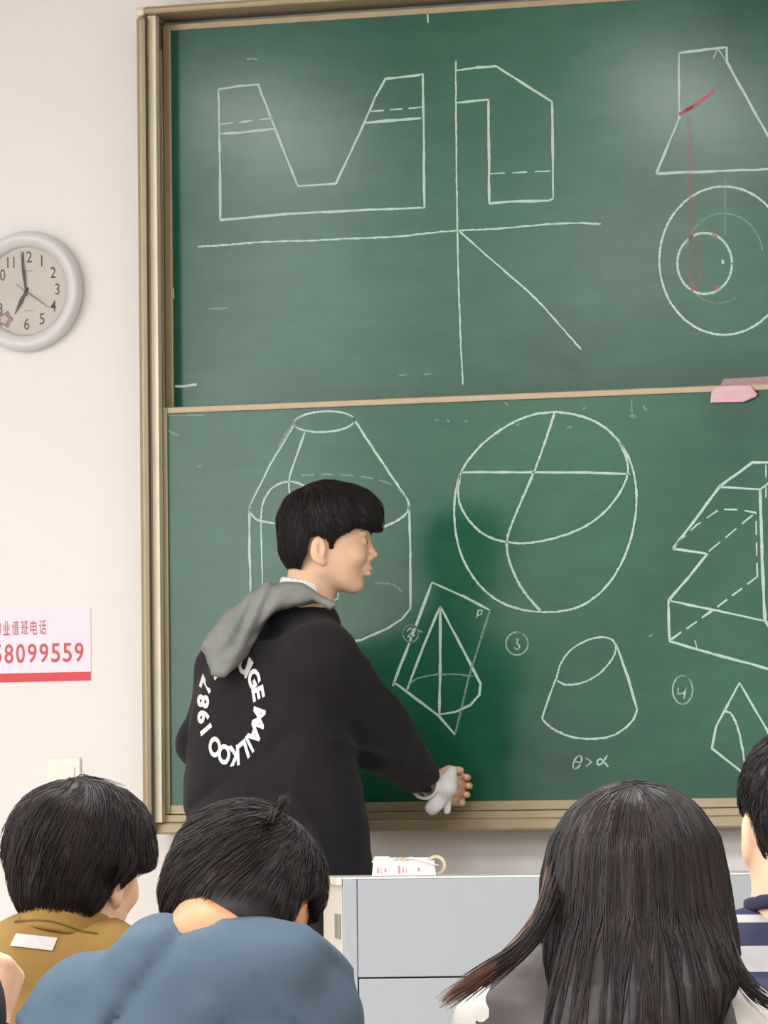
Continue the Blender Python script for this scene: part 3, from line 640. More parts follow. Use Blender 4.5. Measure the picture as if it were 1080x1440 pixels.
def hand_sdf(P, w, dirn, side, curl=.5, s=1.0):
    'palm, four bent fingers and a thumb; dirn = pointing, side = towards the thumb'
    d = np.asarray(dirn, float); d /= np.linalg.norm(d); t = np.asarray(side, float); t -= d*(t@d); t /= np.linalg.norm(t); n = np.cross(d, t)
    w = np.asarray(w, float); r = 1e3
    pal = None
    for o in (-.026, -.009, .009, .026):
        c = caps(P, w+d*.012+t*o*.6, w+d*.085*s+t*o, .0155, .0115); pal = c if pal is None else smin(pal, c, .012)
    for o, L in ((-.030, .060), (-.010, .074), (.011, .080), (.031, .070)):
        a = w+d*.085*s+t*o*.95; b = a+(d*math.cos(curl)+n*math.sin(curl))*L*.45; c = b+(d*math.cos(curl*2.2)+n*math.sin(curl*2.2))*L*.32; e = c+(d*math.cos(curl*3)+n*math.sin(curl*3))*L*.25
        f = smin(smin(caps(P, a, b, .0095, .0085), caps(P, b, c, .0088, .0078), .002), caps(P, c, e, .0078, .0066), .002); pal = smin(pal, f, .004)
    a = w+d*.025+t*.022; b = a+d*.035+t*.020+n*.012*np.sign(curl); c = b+d*.026+t*.002+n*.016*np.sign(curl)
    return smin(pal, smin(caps(P, a, b, .0135, .011), caps(P, b, c, .0105, .0085), .003), .008)
def skin_sdf(H, J, face=True, hands=True, nr=.055):
    def fn(P):
        q = H.loc(P); d = head_sdf(q, face)*H.s
        n0 = H.out((-.024, 0, -.005)); d = smin(d, caps(P, n0, J['nb'], nr*H.s, nr*H.s*1.06), .022)
        d = smin(d, caps(P, J['sL'], J['sR'], .045), .05)
        d = smin(d, caps(P, J['ch'], J['pv'], J.get('cr', .105), .10), .06)
        for k in 'LR':
            d = smin(d, caps(P, J['s'+k], J['e'+k], .044, .036), .03); d = smin(d, caps(P, J['e'+k], J['w'+k], .036, .024), .012)
            if hands: d = smin(d, hand_sdf(P, J['w'+k], J['d'+k], J['t'+k], J.get('c'+k, .45)), .012)
            d = smin(d, caps(P, J['h'+k], J['k'+k], .075, .052), .04); d = smin(d, caps(P, J['k'+k], J['a'+k], .05, .036), .015)
        return d
    return fn
def box_of(J, H, pad=.14):
    pts = np.array([v for k, v in J.items() if isinstance(v, np.ndarray) and k[0] not in 'dt']+[H.O]); return pts.min(0)-pad, pts.max(0)+pad
def fine_for(H, lo, hi, h, extra=None):
    r = .135; c = H.O
    return tuple((max(lo[i], c[i]-r), min(hi[i], c[i]+r+(.02 if i == 2 else 0)), h) for i in range(3))
def body(J, H, m, par, hf=.004, h=.011, face=False, nr=.055):
    lo, hi = box_of(J, H); fn = skin_sdf(H, J, face, nr=nr)
    return sdf_obj('body', fn, lo, hi, h, m, par, fine=fine_for(H, lo, hi, hf)), fn
def seat_joints(J, az=0, spread=.09, wide=.30):
    'pelvis, legs and feet of a seated person; J has nb, sL, sR'
    f = frame(az)[0]; l = frame(az)[1]; m = (J['sL']+J['sR'])/2; lean = J.get('lean', .10)
    p = m-f*lean; p[2] = .535; J['pv'] = p+np.array([0, 0, .04]); J.setdefault('ch', (m*.8+J['pv']*.2)-np.array([0, 0, .03]))
    for k, sg in (('L', 1), ('R', -1)):
        J['h'+k] = p+l*sg*spread; J['k'+k] = p+l*sg*(spread+.05)+f*.42+np.array([0, 0, -.01]); J['a'+k] = J['k'+k]*1.0+f*.03; J['a'+k] = np.array([J['a'+k][0], J['a'+k][1], .09])
        J.setdefault('e'+k, J['s'+k]+l*sg*.05+f*.08+np.array([0, 0, -.26])); J.setdefault('w'+k, J['e'+k]-l*sg*.06+f*.22+np.array([0, 0, .02]))
        J['d'+k] = f-l*sg*.3; J['t'+k] = -l*sg+np.array([0, 0, .3])
    return J
def trousers(J, m, par, name='trousers', h=.014):
    def fn(P):
        d = caps(P, J['hL'], J['hR'], .115)
        d = smin(d, caps(P, J['pv'], (J['hL']+J['hR'])/2, .125), .05)
        for k in 'LR':
            d = smin(d, caps(P, J['h'+k], J['k'+k], .098, .072), .03); d = smin(d, caps(P, J['k'+k], J['a'+k], .070, .062), .02)
        d = smax(d, .02-(P[..., 2]-J['aL'][2])+.03, .006)
        return d+folds(P, 5, 34, .003)
    pts = np.array([J[k] for k in ('hL', 'hR', 'kL', 'kR', 'aL', 'aR', 'pv')]); sdf_obj(name, fn, pts.min(0)-.16, pts.max(0)+.16, h, m, par)
def shoes(J, m, par, f, floor=0.0):
    for k in 'LR':
        a = J['a'+k]; z = floor+.035
        def fn(P):
            d = caps(P, np.array([a[0], a[1], z])-f*.05, np.array([a[0], a[1], z-.002])+f*.15, .042, .036)
            d = smin(d, caps(P, np.array([a[0], a[1], z+.02]), np.array([a[0], a[1], z+.06]), .043), .03)
            return smax(d, floor+.001-P[..., 2], .004)
        c = np.array([a[0], a[1], z]); sdf_obj('shoe', fn, c-.22, c+.22, .012, m, par)
def ray_hit(fn, px, py, d0, d1=None, n=60):
    d1 = d1 or d0+.6; px = np.atleast_1d(px); py = np.atleast_1d(py); ds = np.linspace(d0, d1, n); out = []
    for a, b in zip(px, py):
        P = np.array([V(a, b, d) for d in ds]).astype(np.float32); s = fn(P); i = np.argmax(s < 0)
        if s[i] >= 0: i = int(np.argmin(s)); out.append(P[i]); continue
        t = s[i-1]/(s[i-1]-s[i]+1e-9) if i else 0; out.append(P[i-1]*(1-t)+P[i]*t if i else P[i])
    return np.array(out)
def decal(name, fn, pts2, faces, d0, d1, m, par, lift=.0015, mat_smooth=True):
    P = ray_hit(fn, [p[0] for p in pts2], [p[1] for p in pts2], d0, d1)
    g = grad(fn, P.astype(np.float32), .004); g /= np.linalg.norm(g, axis=-1, keepdims=True)+1e-6
    return link(name, to_world(P+g*lift), faces, m, par)
def hair_roots(fn, H, n, lo, hi, seed=1, keep=None):
    rs = np.random.RandomState(seed); d = rs.randn(n*3, 3); d /= np.linalg.norm(d, axis=1, keepdims=True)
    q = np.array([-.005, 0, .05])+d*np.array([.10, .09, .095]); k = (q[:, 2] > lo) & (q[:, 2] < hi)
    if keep is not None: k &= keep(q)
    q = q[k][:n]; P = H.out(q).astype(np.float32); return project(fn, P, .02, 0, 4)
def short_hair(H, hair, m, par, n=2600, whorl=(-.05, -.0, .13), L=(.035, .06), lift=(.001, .007), grav=.5, zmin=-.03, seed=1, r=.0009, jit=.35, keep=None, name='hair_strands'):
    R = hair_roots(hair, H, n, zmin, .2, seed, keep); wc = H.out(whorl)
    def steer(p, t):
        a = p-wc; a /= np.linalg.norm(a, axis=1, keepdims=True)+1e-6; sw = np.cross(a, np.array([0, 0, 1.])); return a+.25*sw+np.array([0, 0, -grav])
    rs = np.random.RandomState(seed+5); pth = flow_paths(hair, R, steer, rs.uniform(L[0], L[1], len(R)), 7, lift, jit, seed)
    return strand_mesh(pth, r, r*.25, name, m, par)

# ---------------------------------------------------------------- the standing person at the board
DM = 11.85
m_jack = mat('jacket_black', (37, 34, 39), .9, noise=(5, .4), rgb2=(30, 28, 31), bump=(900, .15), sheen=.05, spec=.2)
m_hood = mat('hood_grey', (142, 144, 138), .95, noise=(60, .5), rgb2=(124, 126, 122), bump=(600, .2), spec=.2)
m_white = mat('white_cotton', (240, 238, 234), .85, bump=(300, .1)); m_trs = mat('trousers_black', (42, 36, 38), .85)
m_letter = mat('letter_print', (236, 234, 232), .7)
mb_ = mat('sneaker_black', (40, 40, 42), .6)
AZ = 54; TF = frame(AZ)[0]; TL = frame(AZ)[1]
H = Head(V(459, 777, DM), 88, 2, 0, 1.03)
J = dict(nb=V(432, 862, DM), sR=V(455, 928, DM-.15), sL=V(321, 942, DM+.154), ch=V(378, 985, DM), pv=V(380, 1215, DM),
         eR=V(530, 1036, 11.88), wR=V(606, 1106, 12.06), eL=V(290, 1040, 12.08), wL=V(345, 1105, 12.22))
J['dR'] = V(636, 1110, 12.16)-J['wR']; J['tR'] = np.array([0, -.2, 1.]); J['cR'] = .95; J['dL'] = TF+np.array([0, 0, -.3]); J['tL'] = np.array([0, 0, 1.])
hipc = V(385, 1290, DM)
for k, sg in (('L', 1), ('R', -1)):
    h_ = hipc+TL*sg*.09; h_[2] = PLAT+.90; J['h'+k] = h_; J['k'+k] = np.array([h_[0]+.0, h_[1], PLAT+.50])+TL*sg*.02+TF*.03; J['a'+k] = np.array([h_[0], h_[1], PLAT+.09])+TL*sg*.03+TF*.02*sg
J['pv'] = np.array([hipc[0], hipc[1], PLAT+.98])
base = to_world(np.array([[hipc[0], hipc[1], PLAT]]))[0]
man = tag(empty('person', base), 'standing person in black jacket with grey hood wiping the chalkboard, face in profile', 'person')
lo, hi = box_of(J, H)
fm = skin_sdf(H, J, True, True, .052)
fx = (axis(lo[0], hi[0], .012, (H.O[0]-.11, H.O[0]+.13, .0028)), axis(lo[1], hi[1], .012, (H.O[1]-.1, H.O[1]+.1, .0032)), axis(lo[2], hi[2], .014, (H.O[2]-.1, H.O[2]+.15, .0028)))
# the wiping hand gets a finer grid of its own depth range
def merge_axis(a, s, e, h): return np.unique(np.round(np.concatenate([a[(a < s) | (a > e)], np.arange(s, e, h)]), 5))
hb = J['wR']
fx = (merge_axis(fx[0], hb[0]-.02, hb[0]+.13, .0045), merge_axis(fx[1], hb[1]-.03, hb[1]+.16, .006), merge_axis(fx[2], hb[2]-.08, hb[2]+.07, .005))
v, q = grid_mesh(fm, *fx); v = project(fm, v, .002); bodym = link_np('body', to_world(v), q, m_skin, man)
# hair
FACE = [(.056, .052), (.2, .052), (.2, -.25), (-.2, -.25), (-.2, -.034), (-.060, -.036), (-.044, -.006), (-.040, .026), (-.024, .032), (.000, .026), (.006, .006), (.012, .006), (.016, .024), (.036, .040)]
def man_hair(P):
    q = H.loc(P); d = ell(q, (.004, 0, .066), (.112, .090, .089))
    d = smin(d, ell(q, (-.038, 0, .012), (.062, .078, .072)), .03); d = smin(d, ell(q, (.066, 0, .085), (.050, .070, .046)), .02)
    d = smax(d, -poly2(q[..., 0], q[..., 2], FACE), .006)
    return (d+folds(q, 3, 70, .0022, (1, 1.5, .8)))*H.s
sdf_obj('hair', man_hair, H.O-.16, H.O+.2, .004, m_hairb, man)
short_hair(H, man_hair, m_hairb, man, 2600, (-.05, -.01, .13), (.03, .06), (.0005, .005), .35, -.03, 2, .0009, .3)
# eye, eyebrow, collar
for sg in (-1, 1):
    e = MB(); c = H.out((.0765, sg*.030, .0235)); e.lathe((0, 0, 0), [(.0001, .0112)]+[(.0112*math.sin(a), .0112*math.cos(a)) for a in np.linspace(.2, 3.0, 9)], 16, axis='z')
    e.xf(lambda p: c+np.array(p)@np.eye(3)); o = e.build('eye', mat('eye_white', (236, 230, 224), .2), man, view=True, smooth=True)
    e = MB(); c = H.out((.0868, sg*.030, .0235)); e.lathe((0, 0, 0), [(.0001, .0014), (.004, .001), (.0052, 0), (.0001, -.0005)], 14, axis='y')
    RR = H.R; e.xf(lambda p: c+p[0]*RR[1]+p[1]*RR[0]+p[2]*RR[2]); e.build('iris', mat('iris_brown', (50, 32, 24), .2), man, view=True)
    pts = [H.out(project(lambda z: head_sdf(z), np.array([[x, sg*y, z]]), .01, .001, 4)[0]) for x, y, z in ((.092, .012, .041), (.090, .022, .0455), (.083, .034, .048), (.070, .046, .045))]
    e = MB(); e.tube(pts, [.0016, .0027, .0024, .0008], 6); e.build('eyebrow', m_hairb, man, view=True)
nb = J['nb']; nd = H.out((-.02, 0, 0))-nb; nd /= np.linalg.norm(nd)
def ring_sdf(c, axis_, R1, R2, hgt, t, long_=None):
    'upright band around the neck'
    axis_ = np.asarray(axis_, np.float32); fa = long_ if long_ is not None else np.array([0, 1, 0.]); fa = fa-axis_*(fa@axis_); fa /= np.linalg.norm(fa); sa = np.cross(axis_, fa)
    def fn(P):
        q = P-np.asarray(c, np.float32); z = q@axis_; x = q@fa.astype(np.float32); y = q@sa.astype(np.float32)
        rr = np.sqrt((x/R1)**2+(y/R2)**2); d = np.abs((rr-1)*min(R1, R2))-t; return smax(d, np.abs(z)-hgt, .004)
    return fn
cfn = ring_sdf(V(430, 834, DM), frame(AZ+20, 16)[2], .060, .056, .020, .0035, TF)
sdf_obj('shirt_collar', cfn, V(430, 834, DM)-.12, V(430, 834, DM)+.12, .005, m_white, man)
# jacket
def mk_loft(levels, A, wob=None):
    lv = sorted(levels, key=lambda t: t[0]); zs = [t[0] for t in lv]; A = A.astype(np.float32)
    def fn(P):
        z = P[..., 2]; I = lambda i: np.interp(z, zs, [t[i] for t in lv]).astype(np.float32)
        x = P[..., 0]-I(1); y = P[..., 1]-I(2); a = x*A[0][0]+y*A[0][1]; b = x*A[1][0]+y*A[1][1]; ra, rb = I(3), I(4)
        k0 = np.sqrt((a/ra)**2+(b/rb)**2); k1 = np.sqrt((a/ra**2)**2+(b/rb**2)**2)+1e-5
        d = k0*(k0-1)/k1; return smax(np.maximum(d, -.1), np.maximum(z-zs[-1], zs[0]-z), .02)
    return fn
def lev(px, py, dep, a, b): p = V(px, py, dep); return (p[2], p[0], p[1], a, b)
AT = np.stack([TL[:2], TF[:2]])
jl = mk_loft([lev(388, 905, DM, .16, .09), lev(383, 945, DM, .205, .115), lev(372, 1000, DM, .228, .132), lev(379, 1060, DM, .238, .148), lev(382, 1110, DM, .255, .165), lev(382, 1160, DM, .268, .178), lev(381, 1238, DM, .276, .186)], AT)
def jacket0(P):
    d = jl(P)
    d = smin(d, smin(caps(P, J['sL'], J['nb']-np.array([0, 0, .035]), .068, .060), caps(P, J['sR'], J['nb']-np.array([0, 0, .035]), .070, .062), .03), .05)
    for k, r in (('R', (.074, .070, .046)), ('L', (.072, .066, .052))):
        a = smin(caps(P, J['s'+k], J['e'+k], r[0], r[1]), caps(P, J['e'+k], J['w'+k], r[1], r[2]), .03); d = smin(d, a, .035)
    d = smin(d, caps(P, V(415, 874, DM), V(447, 876, DM), .054, .044), .03)
    wv = J['dR']/np.linalg.norm(J['dR']); cut = (P-(J['wR']-wv*.030).astype(np.float32))@wv.astype(np.float32)
    return smax(d, np.where(np.linalg.norm(P-J['wR'].astype(np.float32), axis=-1) < .25, cut, -.1), .006)
LC = V(326, 995, DM-.1)[[0, 2]].astype(np.float32)
def jacket(P):
    k = np.clip((np.hypot((P[..., 0]-LC[0])/.62, P[..., 2]-LC[1])-.135)/.05, 0, 1)
    return jacket0(P)+folds(P, 21, 11, .006, (1, 1, .7))+k*(folds(P, 8, 40, .0018)-creases(P, 4, (.8, 0, .6), 15, .015)+creases(P, 9, (-.6, .2, .8), 13, .016)-creases(P, 14, (.9, 0, -.3), 24, .008))
pj = np.array([J[k] for k in ('sL', 'sR', 'eL', 'eR', 'wL', 'wR')]+[V(381, 1238, DM)])
jlo, jhi = pj.min(0)-.29, pj.max(0)+.1; jlo[2] = pj.min(0)[2]-.02; jhi[0] = J['wR'][0]+.07; jhi[1] = 12.12
jhi[1] = J['wL'][1]+.1; jhi[2] = V(430, 815, DM)[2]
sdf_obj('jacket', jacket, jlo, jhi, .009, m_jack, man)
trousers(J, m_trs, man); shoes(J, mb_, man, TF, PLAT)
# hood lying on the upper back
HP = [(475, 852), (462, 842), (444, 832), (426, 825), (395, 822), (370, 821), (352, 832), (337, 846), (319, 853), (308, 868), (298, 886), (284, 916), (290, 934), (306, 949), (317, 952), (332, 938), (347, 920), (361, 893), (375, 875), (391, 861), (413, 849), (440, 846), (464, 860)]
HU = np.array([V(a, b, DM-.07)[[0, 2]] for a, b in HP])
def hood(P):
    d = smin(caps(P, V(468, 858, DM-.10), V(420, 846, DM-.08), .026, .040), caps(P, V(420, 846, DM-.08), V(375, 850, DM-.07), .040, .060), .03)
    d = smin(d, caps(P, V(375, 855, DM-.06), V(318, 905, DM-.09), .070, .058), .03); d = smin(d, caps(P, V(318, 905, DM-.09), V(314, 945, DM-.13), .058, .036), .03)
    d = smax(d, poly2(P[..., 0], P[..., 2], HU), .016)
    al = (P-np.float32(V(330, 880, DM)))@np.array([.62, .2, -.75], np.float32)
    return d+folds(P, 31, 26, .005, (1, 1, 1))-creases(P, 6, (.62, .2, -.75), 60, .006, 2)+.003*np.sin(al*120+6*np.sin(P[..., 0]*22))
sdf_obj('hood', hood, V(284, 952, DM-.24)-.03, V(480, 820, DM+.06)+.03, .0045, m_hood, man)
# ring of letters on the back: text read clockwise, tops outwards
RC = (326, 995); RXp, RYp = 39.5, 68.0
chars = [('U', 345, 932), ('I', 352.5, 938), ('G', 358.6, 953), ('E', 364.5, 975), ('M', 366, 1010), ('A', 360, 1034), ('I', 352.5, 1048), ('L', 344, 1055), ('K', 329.6, 1062), ('O', 316, 1062), ('O', 303, 1051), ('1', 289, 1027.5), ('9', 286.5, 1008), ('8', 288.5, 987), ('7', 294.5, 966), ('L', 306, 948)]
for ch, px, py in chars:
    v2, f2 = text_mesh(ch, 1.0, .045); lo_ = v2.min(0); hi_ = v2.max(0); v2 = v2-(lo_+hi_)/2; v2 /= (hi_[1]-lo_[1])
    if ch == 'I' : v2[:, 0] *= .85
    a = math.atan2((px-RC[0])/RXp, (RC[1]-py)/RYp)          # clockwise angle on the cloth, from the top
    pts = []
    for p in v2:
        rad, tan = 1+p[1]*.43, p[0]*.42
        x, y = math.sin(a)*rad+math.cos(a)*tan, math.cos(a)*rad-math.sin(a)*tan
        pts.append((RC[0]+x*RXp, RC[1]-y*RYp))
    decal('letter', jacket, pts, f2, DM-.45, DM+.1, m_letter, man, .0022)
# cuff of the shirt and the wiping rag
wv = J['dR']/np.linalg.norm(J['dR'])
sdf_obj('shirt_cuff', ring_sdf(J['wR']-wv*.024, wv, .029, .031, .013, .003, np.array([0, 0, 1.])), J['wR']-.07, J['wR']+.08, .004, m_white, man)
rag0 = V(622, 1112, 12.085)
def rag(P):
    d = smin(caps(P, V(637, 1082, 12.07), V(627, 1108, 12.04), .008, .021), caps(P, V(627, 1108, 12.04), V(609, 1136, 12.04), .022, .016), .015)
    d = smin(d, caps(P, V(632, 1100, 12.07), V(628, 1140, 12.06), .012, .009), .015)
    return d+folds(P, 17, 60, .0035)
rg = sdf_obj('rag', rag, rag0-.10, rag0+.10, .003, m_white, None); tag(rg, 'crumpled white rag in the hand of the standing person', 'rag')

# ---------------------------------------------------------------- seated classmates
m_jean = mat('jeans_dark', (52, 58, 74), .85); m_shoe = mat('shoe_grey', (90, 90, 92), .6)
m_stool = mat('stool_wood', (176, 140, 100), .5, noise=(8, .5)); m_sleg = mat('stool_leg', (90, 92, 96), .4, metal=.6)
def stool(J, label):
    p = (J['hL']+J['hR'])/2; c = to_world(np.array([[p[0], p[1]-.02, 0]]))[0]; e = tag(empty('stool', c), label, 'stool', 'classroom stools')
    mb = MB(); mb.box(c[0]-.17, c[0]+.17, c[1]-.17, c[1]+.17, .395, .42, b=.006); mb.build('seat', m_stool, e)
    for sx in (-1, 1):
        for sy in (-1, 1):
            mb = MB(); mb.tube([(c[0]+sx*.15, c[1]+sy*.15, .395), (c[0]+sx*.165, c[1]+sy*.165, 0.001)], .012, 8); mb.build('leg', m_sleg, e)
def torso_top(J, H, r_sh, r_hump, extra=None, az=0, seed=1, amp=.005, sleeve=(.062, .055, .042), bw=(.21, .13), cuts=None, neck=.062, low=.50):
    A = np.stack([frame(az)[1][:2], frame(az)[0][:2]]); m = (J['sL']+J['sR'])/2; pv = J['pv']; z1 = m[2]
    L = [(low, pv[0], pv[1], bw[0]*.92, bw[1]*1.05), (low+.15, pv[0], pv[1], bw[0]*.9, bw[1]), ((z1+pv[2])/2+.05, (m[0]+pv[0])/2, (m[1]+pv[1])/2, bw[0], bw[1]*1.02), (z1-.02, m[0], m[1], bw[0]*.93, bw[1]*.9)]
    lf = mk_loft(L, A); hump = J.get('hump', [J['nb']-np.array([0, 0, .05])])
    def fn(P):
        d = lf(P); d = smin(d, caps(P, J['sL'], J['sR'], r_sh*.95), .05)
        for hq, rr in zip(hump, r_hump): d = smin(d, caps(P, hq[0], hq[1], rr[0], rr[1]) if isinstance(hq, tuple) else ell(P, hq, (rr, rr, rr)), .05)
        for k in 'LR':
            a = smin(caps(P, J['s'+k], J['e'+k], sleeve[0], sleeve[1]), caps(P, J['e'+k], J['w'+k], sleeve[1], sleeve[2]), .02); d = smin(d, a, .03)
        if False: d = smax(d, -caps(P, J['nb']+np.array([0, 0, .0]), H.out((-.02, 0, 0)), neck, neck*.95), .008)
        return d+folds(P, seed, 14, amp, (1, 1, .8))+folds(P, seed+3, 42, amp*.3)-creases(P, seed+1, (.55, 0, 1), 22, amp*1.2, 2)+creases(P, seed+2, (-.5, .2, 1), 17, amp*1.3, 2)-creases(P, seed+7, (.7, 0, .8), 34, amp*.8, 3)
    return fn
def top_obj(name, fn, J, m, par, h=.009, pad=.17, low=.47):
    pts = np.array([J[k] for k in ('sL', 'sR', 'eL', 'eR', 'wL', 'wR', 'nb', 'pv')]); lo = pts.min(0)-pad; hi = pts.max(0)+np.array([.12, .10, .10]); lo[2] = low
    return sdf_obj(name, fn, lo, hi, h, m, par)
# --- person in the ochre shirt
D1 = 7.4
m_och = mat('ochre_cotton', (146, 113, 54), .85, noise=(9, .35), rgb2=(132, 100, 44), bump=(500, .12))
m_seam = mat('ochre_seam', (104, 76, 34), .9)
Ho = Head(V(112, 1243, D1), 30, 6, 2, .97)
Jo = seat_joints(dict(nb=V(97, 1322, D1-.03), sL=V(-28, 1388, D1-.02), sR=V(222, 1392, D1), lean=.06), 8)
Jo['hump'] = [(V(35, 1362, D1-.04), V(150, 1362, D1-.04)), (V(70, 1350, D1-.03), V(120, 1350, D1-.03))]
po = tag(empty('person', to_world(np.array([[Jo['pv'][0], Jo['pv'][1], 0]]))[0]), 'seated person in ochre shirt with white back label, dark mop of hair, seen from behind', 'person')
body(Jo, Ho, m_skin, po, .0042, .012, True)
PO = [(.10, .092), (.2, .092), (.2, -.25), (-.2, -.25), (-.2, -.050), (-.055, -.056), (-.036, -.045), (-.030, -.010), (.0, .014), (.038, .045), (.068, .082)]
def ho(P):
    q = Ho.loc(P); d = ell(q, (-.006, 0, .062), (.112, .098, .088)); d = smin(d, ell(q, (-.046, 0, -.004), (.056, .074, .058)), .03); d = smin(d, ell(q, (.0, 0, .034), (.104, .102, .034)), .02)
    d = smax(d, -poly2(q[..., 0], q[..., 2], PO), .008); return (d+folds(q, 12, 55, .0030, (1.6, 1.6, .5)))*Ho.s
sdf_obj('hair', ho, Ho.O-.17, Ho.O+.19, .0045, m_haird, po)
short_hair(Ho, ho, m_haird, po, 5200, (-.035, .0, .145), (.05, .10), (.001, .008), .8, -.045, 3, .0008, .28)
fo = torso_top(Jo, Ho, .060, [(.064, .064), (.060, .060)], az=8, seed=41, amp=.004)
top_obj('shirt', fo, Jo, m_och, po)
ca = frame(0, 8, 12)[2]
sdf_obj('collar', ring_sdf(V(92, 1300, D1-.02), ca, .070, .062, .020, .0045), V(92, 1300, D1)-.11, V(92, 1300, D1)+.1, .005, m_och, po)
pts = []; n = 16
for i in range(n+1):
    t = i/n; x = 20+t*118; y = 1296-14*math.sin(math.pi*min(1, t*1.25))*.6+t*16; pts += [(x, y), (x, y+2.2)]
gu = lambda P: np.minimum(fo(P), ring_sdf(V(92, 1300, D1-.02), ca, .070, .062, .020, .0045)(P))
decal('collar_seam', gu, pts, [(2*i, 2*i+1, 2*i+3, 2*i+2) for i in range(n)], D1-.3, D1+.05, m_seam, po)
c4 = [(23, 1314), (81, 1320), (74, 1337.5), (15, 1331)]; nx, ny = 12, 4; pts = []
for j in range(ny+1):
    for i in range(nx+1):
        a, b = i/nx, j/ny; pts.append(tuple((np.array(c4[0])*(1-a)+np.array(c4[1])*a)*(1-b)+(np.array(c4[3])*(1-a)+np.array(c4[2])*a)*b))
fs = [(j*(nx+1)+i, (j+1)*(nx+1)+i, (j+1)*(nx+1)+i+1, j*(nx+1)+i+1) for j in range(ny) for i in range(nx)]
o = decal('back_label', fo, pts, fs, D1-.3, D1+.05, mat('label_white', (196, 192, 188), .8, noise=(90, .5), rgb2=(206, 200, 200)), po, .0025); o['label'] = 'white sewn label'
trousers(Jo, m_jean, po); shoes(Jo, m_shoe, po, frame(8)[0]); stool(Jo, 'wooden stool under the person in the ochre shirt')

# --- person in the blue shirt, head bowed
D2 = 6.7
m_blue = mat('blue_cotton', (72, 90, 104), .85, noise=(7, .35), rgb2=(60, 78, 94), bump=(420, .1))
Hb = Head(V(334, 1300, D2+.02), 13, 34, 5, 1.10)
Jb = seat_joints(dict(nb=V(294, 1345, D2-.08), sL=V(114, 1422, D2-.05), sR=V(408, 1400, D2-.05), lean=.16), 0)
Jb['hump'] = [(V(190, 1388, D2-.10), V(372, 1382, D2-.10)), (V(250, 1375, D2-.11), V(345, 1372, D2-.11)), (V(222, 1316, D2-.07), V(270, 1348, D2-.08))]
pb = tag(empty('person', to_world(np.array([[Jb['pv'][0], Jb['pv'][1], 0]]))[0]), 'seated person in steel blue shirt with bowed head, seen from behind', 'person')
body(Jb, Hb, m_skin_shade, pb, .0042, .012, True, .058)
PB = [(.060, .060), (.2, .06), (.2, -.25), (-.2, -.25), (-.2, -.050), (-.075, -.060), (-.050, -.050), (-.036, .010), (-.020, .040), (.010, .036), (.050, .045)]
def hbf(P):
    q = Hb.loc(P); d = ell(q, (-.004, 0, .056), (.104, .088, .086)); d = smin(d, ell(q, (-.036, 0, .010), (.064, .079, .060)), .03); d = smin(d, ell(q, (-.060, -.020, -.024), (.048, .052, .048)), .02)
    d = smax(d, -poly2(q[..., 0], q[..., 2], PB), .010); return (d+folds(q, 14, 60, .0022))*Hb.s
sdf_obj('hair', hbf, Hb.O-.18, Hb.O+.2, .0045, m_hairb, pb)
short_hair(Hb, hbf, m_haird, pb, 7500, (-.048, -.040, .120), (.03, .055), (.001, .0075), .25, -.045, 5, .0008, .3)
# the tuft that stands up beside the whorl
rs = np.random.RandomState(4); tf = []
for i in range(150):
    a = V(380+rs.randn()*7, 1152+rs.randn()*4, D2-.03+rs.randn()*.01); b = V(392+rs.randn()*5, 1138+rs.randn()*3, D2-.03); c = V(402+rs.randn()*4, 1122+rs.randn()*4, D2-.02+rs.randn()*.01); t = np.linspace(0, 1, 7)[:, None]
    tf.append((1-t)**2*a+2*t*(1-t)*b+t*t*c)
strand_mesh(np.array(tf), .0008, .0002, 'hair_tuft', m_haird, pb)
fb = torso_top(Jb, Hb, .068, [(.060, .062), (.066, .064), (.020, .014)], seed=52, amp=.009, sleeve=(.072, .066, .05), bw=(.215, .14), neck=.066)
top_obj('shirt', fb, Jb, m_blue, pb)
def nk(P): return ring_sdf(V(300, 1304, D2-.06), frame(0, 4, 3)[2], .078, .072, .009, .004)(P)
trousers(Jb, m_jean, pb); shoes(Jb, m_shoe, pb, frame(0)[0]); stool(Jb, 'wooden stool under the person in the steel blue shirt')

# --- person with long hair, grey vest over white sleeves
D3 = 6.7
m_vest = mat('vest_grey', (78, 71, 69), .6, noise=(8, .4), rgb2=(62, 56, 55), bump=(200, .15)); m_slv = mat('white_sleeve', (214, 208, 200), .8, bump=(300, .1))
Hg = Head(V(893, 1250, D3), -2, 4, 1, .97)
Jg = seat_joints(dict(nb=V(880, 1338, D3-.02), sL=V(706, 1444, D3-.03), sR=V(1030, 1446, D3-.03), lean=.05), 0)
Jg['hump'] = [(V(765, 1415, D3-.04), V(965, 1412, D3-.04))]
pg = tag(empty('person', to_world(np.array([[Jg['pv'][0], Jg['pv'][1], 0]]))[0]), 'seated person with long straight dark hair over a grey vest and white sleeves', 'person')
body(Jg, Hg, m_skin, pg, .006, .012, False, .048)
fs_ = torso_top(Jg, Hg, .052, [(.050, .050)], seed=61, amp=.004, sleeve=(.060, .052, .04), bw=(.15, .10))
top_obj('shirt', fs_, Jg, m_slv, pg)
Jv = dict(Jg); Jv['sL'] = V(738, 1424, D3-.03); Jv['sR'] = V(972, 1424, D3-.03)
